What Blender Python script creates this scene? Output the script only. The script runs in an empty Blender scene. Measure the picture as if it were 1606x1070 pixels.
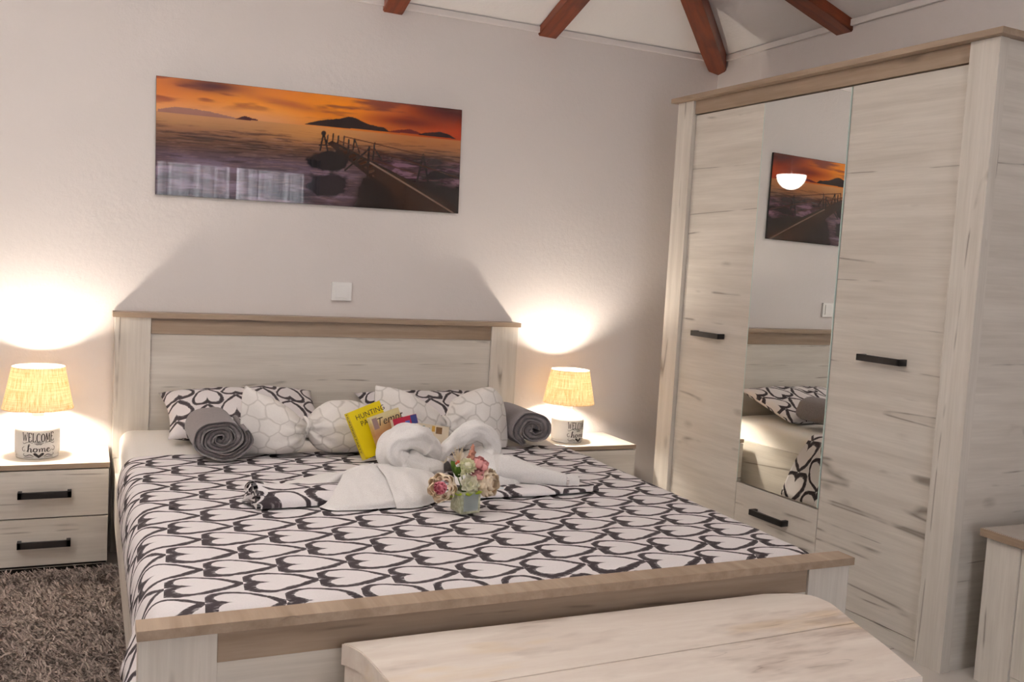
import bpy, bmesh, math, random
import numpy as np
from mathutils import Vector, Matrix, noise

random.seed(7)
np.random.seed(7)
SC = bpy.context.scene
COL = SC.collection

# ------------------------------------------------------------------ camera
cam = bpy.data.cameras.new('camera')
cam.sensor_width = 36.0
cam.lens = 1469.65 / 1606 * 36.0
cam.clip_start = 0.05
co = bpy.data.objects.new('camera', cam)
COL.objects.link(co)
yaw, pitch, roll = -0.4290, -0.0809, 0.0560
fw = Vector((-math.sin(yaw) * math.cos(pitch), math.cos(yaw) * math.cos(pitch), math.sin(pitch)))
r0 = Vector((math.cos(yaw), math.sin(yaw), 0))
u0 = r0.cross(fw)
rt = math.cos(roll) * r0 + math.sin(roll) * u0
up = -math.sin(roll) * r0 + math.cos(roll) * u0
co.matrix_world = Matrix(((rt.x, up.x, -fw.x, -0.9823), (rt.y, up.y, -fw.y, -4.082), (rt.z, up.z, -fw.z, 1.2417), (0, 0, 0, 1)))
SC.camera = co

# ------------------------------------------------------------------ world, light levels, exposure
PENDANT = 22.0
UPLIGHT = 720.0
BULB = 720.0
world = bpy.data.worlds.new('evening_sky')
SC.world = world
world.use_nodes = True
bg = world.node_tree.nodes['Background']
bg.inputs[0].default_value = (0.94, 0.95, 1.0, 1)
bg.inputs[1].default_value = 6.0
SC.view_settings.view_transform = 'Standard'
SC.view_settings.look = 'None'
SC.view_settings.gamma = 1.0
SC.view_settings.use_curve_mapping = False
SC.view_settings.exposure = 0.0
# sky portal in the window opening (adds no light of its own; it only guides the sky light)
pl = bpy.data.lights.new('window_portal', 'AREA')
pl.shape = 'RECTANGLE'
pl.size, pl.size_y = 1.48, 1.93
pl.cycles.is_portal = True
po = bpy.data.objects.new('window_portal', pl)
po.location = (0.28, -5.36, 1.115)
po.rotation_euler = (math.pi / 2, 0, 0)
COL.objects.link(po)


# ------------------------------------------------------------------ material helpers
def lin(r, g, b):
    f = lambda c: (c / 255 / 12.92) if c / 255 <= 0.04045 else ((c / 255 + 0.055) / 1.055) ** 2.4
    return (f(r), f(g), f(b), 1)


class Nodes:
    def __init__(self, name):
        self.mat = bpy.data.materials.new(name)
        self.mat.use_nodes = True
        self.t = self.mat.node_tree
        self.b = self.t.nodes['Principled BSDF']
        self.out = self.t.nodes['Material Output']

    def n(self, typ, **kw):
        nd = self.t.nodes.new(typ)
        for k, v in kw.items():
            setattr(nd, k, v)
        return nd

    def put(self, sock, v):
        if isinstance(v, bpy.types.NodeSocket):
            self.t.links.new(v, sock)
        else:
            sock.default_value = v

    def m(self, op, a, b=None, c=None, clamp=False):
        nd = self.n('ShaderNodeMath', operation=op, use_clamp=clamp)
        for i, v in enumerate((a, b, c)):
            if v is not None:
                self.put(nd.inputs[i], v)
        return nd.outputs[0]

    def mix(self, fac, a, b, mode='MIX'):
        nd = self.n('ShaderNodeMix', data_type='RGBA', blend_type=mode)
        self.put(nd.inputs[0], fac)
        self.put(nd.inputs[6], a)
        self.put(nd.inputs[7], b)
        return nd.outputs[2]

    def noise(self, vec, scale, detail=3, rough=0.5):
        nd = self.n('ShaderNodeTexNoise')
        self.put(nd.inputs['Vector'], vec)
        nd.inputs['Scale'].default_value = scale
        nd.inputs['Detail'].default_value = detail
        nd.inputs['Roughness'].default_value = rough
        return nd.outputs['Fac']

    def rng(self, v, a, b, c=0.0, d=1.0):
        nd = self.n('ShaderNodeMapRange')
        self.put(nd.inputs[0], v)
        for i, x in enumerate((a, b, c, d)):
            self.put(nd.inputs[i + 1], x)
        return nd.outputs[0]

    def obj(self):
        return self.n('ShaderNodeTexCoord').outputs['Object']

    def uv(self):
        return self.n('ShaderNodeTexCoord').outputs['UV']

    def scale(self, vec, s, loc=None):
        nd = self.n('ShaderNodeMapping')
        self.put(nd.inputs[0], vec)
        nd.inputs[3].default_value = s
        if loc is not None:
            self.put(nd.inputs[1], loc)
        return nd.outputs[0]

    def bump(self, h, strength=0.3, dist=0.01):
        nd = self.n('ShaderNodeBump')
        nd.inputs['Strength'].default_value = strength
        nd.inputs['Distance'].default_value = dist
        self.put(nd.inputs['Height'], h)
        self.put(self.b.inputs['Normal'], nd.outputs[0])

    def set(self, color=None, rough=None, metal=None, spec=None):
        if color is not None:
            self.put(self.b.inputs['Base Color'], color)
        if rough is not None:
            self.put(self.b.inputs['Roughness'], rough)
        if metal is not None:
            self.b.inputs['Metallic'].default_value = metal
        if spec is not None:
            self.b.inputs['Specular IOR Level'].default_value = spec
        return self.mat


def plain(name, col, rough=0.5, metal=0.0, spec=0.5, var=0.06, sc=20):
    g = Nodes(name)
    n = g.noise(g.obj(), sc, 4)
    dark = tuple(c * (1 - var) for c in col[:3]) + (1,)
    lite = tuple(min(1, c * (1 + var)) for c in col[:3]) + (1,)
    g.set(g.mix(n, dark, lite), rough, metal, spec)
    return g.mat


def wood(name, base, tone, dark, axis, crack=1.0, rough=0.42):
    """laminate oak decor: soft streaks along the grain, thin broken dark cracks, a few knots"""
    g = Nodes(name)
    rnd = g.n('ShaderNodeObjectInfo').outputs['Random']
    off = g.n('ShaderNodeCombineXYZ')
    for i in range(3):
        g.put(off.inputs[i], g.m('MULTIPLY', rnd, 13.0 + 7 * i))
    al = 'xyz'.index(axis)

    def v(a, c):
        s = [c, c, c]
        s[al] = a
        return g.scale(g.obj(), s, off.outputs[0])
    streak = g.noise(v(1.6, 26), 1, 5, 0.6)
    broad = g.noise(v(0.7, 4.0), 1, 3)
    fine = g.noise(v(6, 160), 1, 3)
    c = g.mix(g.rng(streak, 0.35, 0.68), base, tone)
    c = g.mix(g.rng(broad, 0.45, 0.75, 0, 0.55), c, tone)
    line = g.noise(v(0.42, 8.0), 1, 1.5, 0.45)
    patch = g.noise(v(4.6, 8.0), 1.0, 2)
    d = g.m('ABSOLUTE', g.m('SUBTRACT', line, 0.5))
    cr = g.m('MULTIPLY', g.rng(d, 0.0, 0.014, 0.95, 0), g.rng(patch, 0.50, 0.60))
    smear = g.m('MULTIPLY', g.rng(d, 0.0, 0.05, 1, 0), g.rng(patch, 0.55, 0.78, 0, 0.28))
    kn = g.n('ShaderNodeTexVoronoi')
    g.put(kn.inputs['Vector'], v(2.6, 5.0))
    kn.inputs['Scale'].default_value = 1.0
    knot = g.m('MULTIPLY', g.rng(kn.outputs['Distance'], 0.02, 0.11, 0.6, 0), g.rng(streak, 0.4, 0.6))
    msk = g.m('MULTIPLY', g.m('MAXIMUM', g.m('MAXIMUM', cr, smear), knot), crack, clamp=True)
    c = g.mix(msk, c, dark)
    c = g.mix(g.rng(fine, 0.3, 0.7, 0, 0.12), c, dark)
    g.set(c, rough, 0, 0.35)
    g.bump(g.m('SUBTRACT', fine, cr), 0.12, 0.002)
    return g.mat


WO_B, WO_T, WO_D = lin(226, 219, 209), lin(209, 201, 190), lin(134, 124, 113)
WOOD = {a: wood('whitewashed_oak_' + a, WO_B, WO_T, WO_D, a) for a in 'xyz'}
GR_B, GR_T, GR_D = lin(172, 152, 132), lin(148, 127, 107), lin(92, 74, 60)
GREY = {a: wood('grey_oak_' + a, GR_B, GR_T, GR_D, a, 0.6) for a in 'xyz'}
BLACK = plain('black_metal', lin(26, 23, 23), 0.45, 0.0, 0.5)
GAP = plain('dark_gap_shade_and_plinth', lin(40, 34, 30), 0.9)


def mat_wall(name, ca, cb):
    g = Nodes(name)
    o = g.obj()
    n = g.noise(o, 130, 4, 0.7)
    b = g.noise(o, 1.3, 3)
    g.set(g.mix(b, ca, cb), 0.85, 0, 0.15)
    g.bump(g.m('ADD', g.m('MULTIPLY', n, 0.7), g.noise(o, 45, 2)), 0.28, 0.004)
    return g.mat


def mat_beam():
    g = Nodes('varnished_red_brown_beam')
    o = g.scale(g.obj(), (3, 30, 30))
    n = g.noise(o, 1, 5, 0.65)
    k = g.noise(g.obj(), 5, 3)
    c = g.mix(g.rng(n, 0.3, 0.7), lin(92, 38, 17), lin(146, 68, 32))
    c = g.mix(g.rng(k, 0.55, 0.75, 0, 0.6), c, lin(66, 24, 14))
    g.set(c, 0.35, 0, 0.5)
    g.bump(n, 0.2, 0.003)
    return g.mat


def mat_floor():
    g = Nodes('pale_floor_tile')
    b = g.n('ShaderNodeTexBrick')
    b.offset = 0
    g.put(b.inputs['Vector'], g.obj())
    b.inputs['Scale'].default_value = 1
    b.inputs['Brick Width'].default_value = 0.45
    b.inputs['Row Height'].default_value = 0.45
    b.inputs['Mortar Size'].default_value = 0.003
    b.inputs['Color1'].default_value = lin(206, 198, 190)
    b.inputs['Color2'].default_value = lin(212, 205, 197)
    b.inputs['Mortar'].default_value = lin(160, 150, 142)
    g.set(b.outputs['Color'], 0.22, 0, 0.5)
    return g.mat


def mat_cloth(name, a, b, sc=220, bump=0.35, big=9.0):
    g = Nodes(name)
    o = g.obj()
    n = g.noise(o, sc, 3, 0.7)
    w = g.noise(o, big, 4)
    g.set(g.mix(g.rng(n, 0.3, 0.7), a, b), 0.95, 0, 0.1)
    g.b.inputs['Sheen Weight'].default_value = 0.25
    g.bump(g.m('ADD', n, g.m('MULTIPLY', w, 2.0)), bump, 0.003)
    return g.mat


def mat_hearts(name, k=1.0, rot=0.1, shift=(0, 0)):
    """brush-drawn hearts in staggered rows, drawn from a polar outline"""
    g = Nodes(name)
    sep = g.n('ShaderNodeSeparateXYZ')
    g.put(sep.inputs[0], g.uv())
    warp = g.noise(g.uv(), 9 / k, 2)
    u = g.m('ADD', g.m('MULTIPLY', sep.outputs[0], 1 / k), shift[0])
    v = g.m('ADD', g.m('MULTIPLY', sep.outputs[1], 1 / k), shift[1])
    u2 = g.m('SUBTRACT', g.m('MULTIPLY', u, math.cos(rot)), g.m('MULTIPLY', v, math.sin(rot)))
    v2 = g.m('ADD', g.m('MULTIPLY', u, math.sin(rot)), g.m('MULTIPLY', v, math.cos(rot)))
    v2 = g.m('ADD', v2, g.m('MULTIPLY', g.m('SUBTRACT', warp, 0.5), 0.022))
    P, S = 0.164, 0.226
    pts = [(0.085, 0), (0.0573, 29), (0.049, 78), (0.0625, 116), (0.074, 141), (0.0735, 157), (0.062, 169), (0.042, 180)]
    wid = [(0.0125, 0), (0.0092, 25), (0.0066, 70), (0.0070, 110), (0.0098, 138), (0.0145, 155), (0.023, 169), (0.027, 180)]

    def curve(lst, sc):
        nd = g.n('ShaderNodeFloatCurve')
        c = nd.mapping.curves[0]
        while len(c.points) < len(lst):
            c.points.new(0.5, 0.5)
        for pt, (val, deg) in zip(c.points, lst):
            pt.location = (deg / 180, val / sc)
        nd.mapping.update()
        return nd
    bru = g.noise(g.scale(g.uv(), (60 / k, 260 / k, 1)), 1, 3, 0.6)
    blob = g.noise(g.uv(), 30 / k, 2)
    tot = None
    for i in (0, 1):
        p = g.m('SUBTRACT', g.m('MULTIPLY', g.m('FRACT', g.m('ADD', g.m('DIVIDE', u2, P), 0.5 * i)), P), 0.0755)
        q = g.m('MULTIPLY', g.m('SUBTRACT', g.m('FRACT', g.m('ADD', g.m('DIVIDE', v2, S), 0.5 * i)), 0.5), S)
        r = g.m('SQRT', g.m('ADD', g.m('MULTIPLY', p, p), g.m('MULTIPLY', q, q)))
        th = g.m('DIVIDE', g.m('ARCTAN2', g.m('ABSOLUTE', q), p), math.pi)
        R, W = curve(pts, 0.1), curve(wid, 0.03)
        g.put(R.inputs['Value'], th)
        g.put(W.inputs['Value'], th)
        d = g.m('ABSOLUTE', g.m('SUBTRACT', r, g.m('MULTIPLY', R.outputs[0], 0.1)))
        # the lower stroke (q < 0) is brushed wider than the upper one
        side = g.rng(q, -0.03, 0.03, 1.25, 0.8)
        w = g.m('MULTIPLY', g.m('MULTIPLY', W.outputs[0], 0.03), g.m('MULTIPLY', side, g.rng(blob, 0.3, 0.7, 0.75, 1.25)))
        mk = g.rng(g.m('SUBTRACT', w, d), -0.0006, 0.0012)
        edge = g.rng(g.m('DIVIDE', d, g.m('MAXIMUM', w, 0.001)), 0.35, 1.0, 0, 0.75)
        dry = g.m('MULTIPLY', g.rng(bru, 0.5, 0.62), edge)
        mk = g.m('MULTIPLY', mk, g.m('SUBTRACT', 1, dry))
        tot = mk if tot is None else g.m('MAXIMUM', tot, mk)
    wv = g.noise(g.obj(), 300, 2)
    c = g.mix(tot, lin(234, 228, 228), lin(64, 57, 60))
    g.set(g.mix(g.rng(wv, 0.3, 0.7, 0, 0.08), c, lin(120, 110, 110)), 0.9, 0, 0.1)
    g.bump(g.noise(g.obj(), 12, 4), 0.35, 0.006)
    return g.mat


def mat_hex():
    g = Nodes('white_honeycomb_cotton')
    sep = g.n('ShaderNodeSeparateXYZ')
    g.put(sep.inputs[0], g.uv())
    wx = g.m('MULTIPLY', g.m('SUBTRACT', g.noise(g.uv(), 11, 2), .5), .75)
    wy = g.m('MULTIPLY', g.m('SUBTRACT', g.noise(g.scale(g.uv(), (1, 1, 1), (4.1, 7.7, 0)), 11, 2), .5), .75)
    X = g.m('ADD', g.m('MULTIPLY', sep.outputs[0], 15.5), wx)
    Y = g.m('ADD', g.m('MULTIPLY', sep.outputs[1], 15.5), wy)
    R3 = 3 ** .5

    def cell(o):
        a = g.m('SUBTRACT', g.m('FRACT', g.m('ADD', X, o)), .5)
        b = g.m('MULTIPLY', g.m('SUBTRACT', g.m('FRACT', g.m('ADD', g.m('DIVIDE', Y, R3), o)), .5), R3)
        a, b = g.m('ABSOLUTE', a), g.m('ABSOLUTE', b)
        return g.m('MAXIMUM', a, g.m('ADD', g.m('MULTIPLY', a, .5), g.m('MULTIPLY', b, R3 / 2)))
    f = g.rng(g.m('MINIMUM', cell(0.0), cell(0.5)), .485, .435)
    w = g.noise(g.obj(), 160, 3)
    c = g.mix(f, lin(205, 199, 193), lin(233, 228, 223))
    g.set(g.mix(g.rng(w, 0.3, 0.7, 0, 0.06), c, lin(150, 140, 130)), 0.9, 0, 0.1)
    g.bump(g.noise(g.obj(), 22, 4), 0.3, 0.006)
    return g.mat


def mat_shade():
    g = Nodes('burlap_lampshade')
    u = g.uv()
    a = g.noise(g.scale(u, (4, 130, 1)), 1, 4, 0.7)
    b = g.noise(g.scale(u, (130, 4, 1)), 1, 4, 0.7)
    w = g.m('MULTIPLY', g.m('ADD', a, b), 0.5)
    c = g.mix(g.rng(w, 0.42, 0.60), lin(208, 178, 132), lin(252, 245, 226))
    d = g.n('ShaderNodeBsdfDiffuse')
    t = g.n('ShaderNodeBsdfTranslucent')
    g.put(d.inputs[0], c)
    g.put(t.inputs[0], c)
    mx = g.n('ShaderNodeMixShader')
    mx.inputs[0].default_value = 0.47
    g.t.links.new(d.outputs[0], mx.inputs[1])
    g.t.links.new(t.outputs[0], mx.inputs[2])
    g.t.links.new(mx.outputs[0], g.out.inputs[0])
    return g.mat


def mat_emit(name, col, s):
    g = Nodes(name)
    e = g.n('ShaderNodeEmission')
    e.inputs[0].default_value = col
    e.inputs[1].default_value = s
    g.t.links.new(e.outputs[0], g.out.inputs[0])
    return g.mat


def mat_curtain():
    g = Nodes('sheer_curtain')
    d = g.n('ShaderNodeBsdfDiffuse')
    t = g.n('ShaderNodeBsdfTranslucent')
    n = g.noise(g.scale(g.obj(), (30, 1, 1)), 1, 2)
    c = g.mix(n, lin(200, 206, 216), lin(236, 240, 246))
    g.put(d.inputs[0], c)
    g.put(t.inputs[0], c)
    mx = g.n('ShaderNodeMixShader')
    mx.inputs[0].default_value = 0.6
    g.t.links.new(d.outputs[0], mx.inputs[1])
    g.t.links.new(t.outputs[0], mx.inputs[2])
    tr = g.n('ShaderNodeBsdfTransparent')
    m2 = g.n('ShaderNodeMixShader')
    sx = g.n('ShaderNodeSeparateXYZ')
    g.put(sx.inputs[0], g.obj())
    pleat = g.noise(g.scale(g.obj(), (26, .3, .05)), 1, 2, .5)
    g.put(m2.inputs[0], g.rng(pleat, .36, .64, .08, .72))
    g.t.links.new(mx.outputs[0], m2.inputs[1])
    g.t.links.new(tr.outputs[0], m2.inputs[2])
    g.t.links.new(m2.outputs[0], g.out.inputs[0])
    return g.mat


def mat_pane():
    g = Nodes('window_glass')
    gl = g.n('ShaderNodeBsdfGlossy')
    gl.inputs['Roughness'].default_value = 0.02
    tr = g.n('ShaderNodeBsdfTransparent')
    fr = g.n('ShaderNodeFresnel')
    fr.inputs[0].default_value = 1.45
    mx = g.n('ShaderNodeMixShader')
    g.t.links.new(fr.outputs[0], mx.inputs[0])
    g.t.links.new(tr.outputs[0], mx.inputs[1])
    g.t.links.new(gl.outputs[0], mx.inputs[2])
    g.t.links.new(mx.outputs[0], g.out.inputs[0])
    return g.mat


def mat_bench():
    g = Nodes('worn_white_paint_on_wood')
    o = g.obj()
    st = g.noise(g.scale(o, (3, 22, 22)), 1, 5, 0.65)
    pa = g.noise(g.scale(o, (2.2, 6, 6)), 1, 4, 0.6)
    ye = g.noise(g.scale(o, (2.0, 6, 6), (4.3, 2.2, 0)), 1, 3)
    c = g.mix(g.rng(st, 0.3, 0.7), lin(220, 206, 194), lin(235, 225, 214))
    wear = g.m('MULTIPLY', g.rng(pa, 0.47, 0.60), g.rng(st, 0.40, 0.60))
    c = g.mix(g.m('MULTIPLY', wear, 0.62), c, lin(150, 124, 108))
    c = g.mix(g.rng(ye, 0.60, 0.74, 0, 0.55), c, lin(226, 190, 120))
    d = g.m('ABSOLUTE', g.m('SUBTRACT', g.noise(g.scale(o, (1.5, 9, 9)), 1, 3), 0.5))
    c = g.mix(g.m('MULTIPLY', g.rng(d, 0, 0.006, 1, 0), g.rng(pa, 0.5, 0.62, 0, 0.5)), c, lin(112, 88, 74))
    g.set(c, 0.6, 0, 0.3)
    g.bump(st, 0.25, 0.004)
    return g.mat


def mat_attr(name, attr, rough, spec=0.5, coat=0.0):
    g = Nodes(name)
    a = g.n('ShaderNodeAttribute', attribute_name=attr)
    g.set(a.outputs['Color'], rough, 0, spec)
    if coat:
        g.b.inputs['Coat Weight'].default_value = coat
        g.b.inputs['Coat Roughness'].default_value = 0.015
        g.b.inputs['Coat IOR'].default_value = 1.62
    return g.mat


M_WALL = mat_wall('white_plaster', lin(228, 221, 217), lin(234, 227, 223))
M_CEIL = mat_wall('white_ceiling_plaster', lin(244, 240, 238), lin(248, 245, 243))
M_BEAM = mat_beam()
M_FLOOR = mat_floor()
M_TRIM = plain('white_cornice_paint', lin(238, 232, 228), 0.7, var=0.02)
M_SHEET = mat_cloth('white_bed_sheet', lin(234, 229, 222), lin(241, 237, 231), 260, 0.2)
M_TOWEL = mat_cloth('white_towel_terry', lin(226, 221, 217), lin(242, 239, 236), 330, 0.45, 14)
M_GREYTOWEL = mat_cloth('grey_fleece', lin(112, 104, 105), lin(138, 130, 130), 260, 0.4, 16)
M_HEART = mat_hearts('heart_print_cotton', 1.0, 0.09, (0.085, 0.035))
M_HEARTP = mat_hearts('heart_print_pillowcase', 0.95, -1.45, (0.03, 0.02))
M_HEARTC = mat_hearts('heart_print_folded', 1.15, 0.5, (0.05, 0.03))
M_HEX = mat_hex()
M_SHADE = mat_shade()
M_CERAMIC = plain('white_glazed_ceramic', lin(236, 233, 229), 0.25, 0, 0.5, 0.02)
M_INK = plain('black_lettering', lin(48, 42, 42), 0.7)
M_BENCH = mat_bench()
M_PLASTIC = plain('white_switch_plastic', lin(251, 249, 246), 0.35, 0, 0.5, 0.01)
M_GLASSEDGE = plain('pale_green_glass_edge', lin(205, 222, 214), 0.2, 0, 0.6)
g_ = Nodes('silvered_mirror')
M_MIRROR = g_.set((0.90, 0.92, 0.90, 1), 0.0, 1.0)


# ------------------------------------------------------------------ object helpers
def link(o):
    COL.objects.link(o)
    return o


def mesh_obj(name, verts, faces, mat, parent=None, smooth=False, uvs=None, loc=(0, 0, 0)):
    me = bpy.data.meshes.new(name)
    L = Vector(loc)
    me.from_pydata([tuple(Vector(v) - L) for v in verts], [], faces)
    if uvs is not None:
        ul = me.uv_layers.new(name='UVMap')
        idx = np.empty(len(me.loops), dtype=np.int32)
        me.loops.foreach_get('vertex_index', idx)
        ul.data.foreach_set('uv', np.asarray(uvs, dtype=np.float32)[idx].ravel())
    if smooth:
        me.polygons.foreach_set('use_smooth', [True] * len(me.polygons))
    if mat is not None:
        me.materials.append(mat)
    me.update()
    o = bpy.data.objects.new(name, me)
    link(o)
    if parent is not None:
        o.parent = parent
    else:
        o.location = loc
    return o


def thing(name, label, cat, loc=(0, 0, 0), group=None):
    o = bpy.data.objects.new(name, None)
    o.empty_display_size = 0.05
    link(o)
    o.location = loc
    return tag(o, label, cat, group)


def tag(o, label, cat, group=None):
    o['label'] = label
    o['category'] = cat
    if group:
        o['group'] = group
    return o


def struct(o):
    o['kind'] = 'structure'
    return o


def boxes_bm(lst, bev=0.0015):
    bm = bmesh.new()
    for lo, hi in lst:
        r = bmesh.ops.create_cube(bm, size=1)
        c = [(a + b) / 2 for a, b in zip(lo, hi)]
        s = [abs(b - a) for a, b in zip(lo, hi)]
        for v in r['verts']:
            v.co = Vector((c[0] + v.co.x * s[0], c[1] + v.co.y * s[1], c[2] + v.co.z * s[2]))
    if bev:
        bmesh.ops.bevel(bm, geom=bm.edges[:], offset=bev, segments=2, profile=0.7, affect='EDGES')
    return bm


def bm_obj(name, bm, mat, parent=None, smooth=False, loc=None):
    """bm holds world coordinates; they are re-based on the parent (an Empty at top level) or on loc"""
    base = Vector((0, 0, 0))
    if loc is not None:
        base = Vector(loc)
    elif parent is not None:
        p = parent
        while p is not None:
            base += p.location
            p = p.parent
    for v in bm.verts:
        v.co -= base
    bmesh.ops.recalc_face_normals(bm, faces=bm.faces[:])
    me = bpy.data.meshes.new(name)
    bm.to_mesh(me)
    bm.free()
    if smooth:
        me.polygons.foreach_set('use_smooth', [True] * len(me.polygons))
    me.materials.append(mat)
    o = bpy.data.objects.new(name, me)
    link(o)
    o.parent = parent
    if loc is not None and parent is None:
        o.location = loc
    return o


def bx(name, lo, hi, mat, parent=None, bev=0.0015, loc=None):
    return bm_obj(name, boxes_bm([(lo, hi)], bev), mat, parent, False, loc)


def base_of(parent):
    b = Vector((0, 0, 0))
    p = parent
    while p is not None:
        b += p.location
        p = p.parent
    return b


def grid(nu, nv, f):
    vs, uv, fs = [], [], []
    for j in range(nv + 1):
        for i in range(nu + 1):
            a, b = i / nu, j / nv
            r = f(a, b)
            vs.append(r[:3])
            uv.append((a, b) if len(r) == 3 else r[3:5])
    for j in range(nv):
        for i in range(nu):
            k = j * (nu + 1) + i
            fs.append((k, k + 1, k + nu + 2, k + nu + 1))
    return vs, fs, uv


def surf(name, nu, nv, f, mat, parent=None, loc=None, sub=0):
    vs, fs, uv = grid(nu, nv, f)
    b = base_of(parent) if parent is not None else Vector(loc or (0, 0, 0))
    o = mesh_obj(name, vs, fs, mat, parent, True, uv, b)
    if parent is None:
        o.location = b
    if sub:
        m = o.modifiers.new('sub', 'SUBSURF')
        m.levels = m.render_levels = sub
    return o


def weld(o, d=0.0005):
    bm = bmesh.new()
    bm.from_mesh(o.data)
    bmesh.ops.remove_doubles(bm, verts=bm.verts[:], dist=d)
    bmesh.ops.recalc_face_normals(bm, faces=bm.faces[:])
    bm.to_mesh(o.data)
    bm.free()
    return o


def lathe(name, prof, mat, parent, c, seg=48, smooth=True, cap=True):
    """prof: (radius, z) pairs; c = axis base in world coordinates"""
    b = base_of(parent)
    vs, fs, uv = [], [], []
    for j, (r, z) in enumerate(prof):
        for i in range(seg + 1):
            a = 2 * math.pi * i / seg
            vs.append((c[0] + r * math.cos(a), c[1] + r * math.sin(a), c[2] + z))
            uv.append((i / seg, j / (len(prof) - 1)))
    n = seg + 1
    for j in range(len(prof) - 1):
        for i in range(seg):
            k = j * n + i
            fs.append((k, k + 1, k + n + 1, k + n))
    o = mesh_obj(name, vs, fs, mat, parent, smooth, uv, b)
    if cap:
        weld(o, 0.0003)
    return o


def crom(pts, n):
    """Catmull-Rom through pts, n samples per span"""
    P = [np.array(p, float) for p in pts]
    P = [2 * P[0] - P[1]] + P + [2 * P[-1] - P[-2]]
    out = []
    for i in range(1, len(P) - 2):
        a, b, c, d = P[i - 1:i + 3]
        for k in range(n):
            t = k / n
            out.append(0.5 * (2 * b + (c - a) * t + (2 * a - 5 * b + 4 * c - d) * t * t + (3 * b - a - 3 * c + d) * t ** 3))
    out.append(P[-2])
    return out


def tube(name, pts, rad, mat, parent, n=7, seg=20, wr=0.0, flat=1.0, upv=(0, 1, 0), freq=18, loc=None, caps=True):
    """tapered tube through pts; flat squashes it along upv; wr adds cloth folds"""
    four = [tuple(p) + (r,) for p, r in zip(pts, rad)]
    S = crom(four, n)
    C = [Vector(s[:3]) for s in S]
    vs, fs, uv = [], [], []
    U = Vector(upv)
    L = 0.0
    for i, c in enumerate(C):
        t = (C[min(i + 1, len(C) - 1)] - C[max(i - 1, 0)]).normalized()
        a = (U - t * U.dot(t)).normalized()
        b = t.cross(a)
        if i:
            L += (c - C[i - 1]).length
        for k in range(seg + 1):
            ph = 2 * math.pi * (k % seg) / seg
            r = max(S[i][3], 0.001)
            d = a * math.cos(ph) * flat + b * math.sin(ph)
            if wr:
                w = noise.noise(Vector((L * freq, math.cos(ph) * 1.6, math.sin(ph) * 1.6))) + 0.6 * noise.noise(Vector((L * freq * 0.6 + 7, math.cos(ph) * 4, math.sin(ph) * 4)))
                r *= 1 + wr * w
            vs.append(tuple(c + d * r))
            uv.append((L, ph * 0.04))
    m = seg + 1
    for i in range(len(C) - 1):
        for k in range(seg):
            q = i * m + k
            fs.append((q, q + 1, q + m + 1, q + m))
    if caps:
        fs.append(tuple(range(seg))[::-1])
        fs.append(tuple((len(C) - 1) * m + k for k in range(seg)))
    b = base_of(parent) if parent is not None else Vector(loc or (0, 0, 0))
    o = mesh_obj(name, vs, fs, mat, parent, True, uv, b)
    weld(o, 0.0002)
    return o


# ------------------------------------------------------------------ the room
XR, XL, YN = 1.969, -3.45, -5.25
EAVE, SL = 2.362, 0.35


def wall_prism(name, lo, hi):
    return struct(bx(name, lo, hi, M_WALL, None, 0, loc=lo))


wall_prism('wall_back', (XL - 0.2, 0.0, -0.05), (XR + 0.2, 0.2, EAVE + 0.02))
wall_prism('wall_right', (XR, YN - 0.2, -0.05), (XR + 0.2, 0.0, EAVE + 0.02))
wall_prism('wall_left', (XL - 0.2, YN - 0.2, -0.05), (XL, 0.0, EAVE + 0.02))
WX0, WX1, WZ0, WZ1 = -0.46, 1.02, 0.15, 2.08
bm = boxes_bm([((XL, YN - 0.2, -0.05), (WX0, YN, EAVE + 0.02)), ((WX1, YN - 0.2, -0.05), (XR, YN, EAVE + 0.02)),
               ((WX0, YN - 0.2, -0.05), (WX1, YN, WZ0)), ((WX0, YN - 0.2, WZ1), (WX1, YN, EAVE + 0.02))], 0)
struct(bm_obj('wall_near', bm, M_WALL))
struct(bx('floor', (XL, YN, -0.05), (XR, 0, 0.0), M_FLOOR, None, 0, loc=(0, 0, 0)))

# hipped plaster ceiling
ym = YN / 2
hr = EAVE + SL * (-ym)
v = [(XL - .2, .2, EAVE - .2 * SL), (XR + .2, .2, EAVE - .2 * SL), (XR + .2, YN - .2, EAVE - .2 * SL), (XL - .2, YN - .2, EAVE - .2 * SL),
     (XL - ym, ym, hr), (XR + ym, ym, hr)]
v2 = [(a, b, c + 0.12) for a, b, c in v]
fs = [(0, 1, 5, 4), (1, 2, 5), (2, 3, 4, 5), (3, 0, 4)]
struct(mesh_obj('ceiling', v + v2, fs + [tuple(i + 6 for i in f[::-1]) for f in fs], M_CEIL))

# cornice strips
bm = boxes_bm([((XL, -0.016, 2.334), (XR, 0, 2.362))], 0.004)
struct(bm_obj('trim_1', bm, M_TRIM))
bm = boxes_bm([((XR - 0.016, YN, 2.334), (XR, -0.016, 2.362))], 0.004)
struct(bm_obj('trim_2', bm, M_TRIM))


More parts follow.
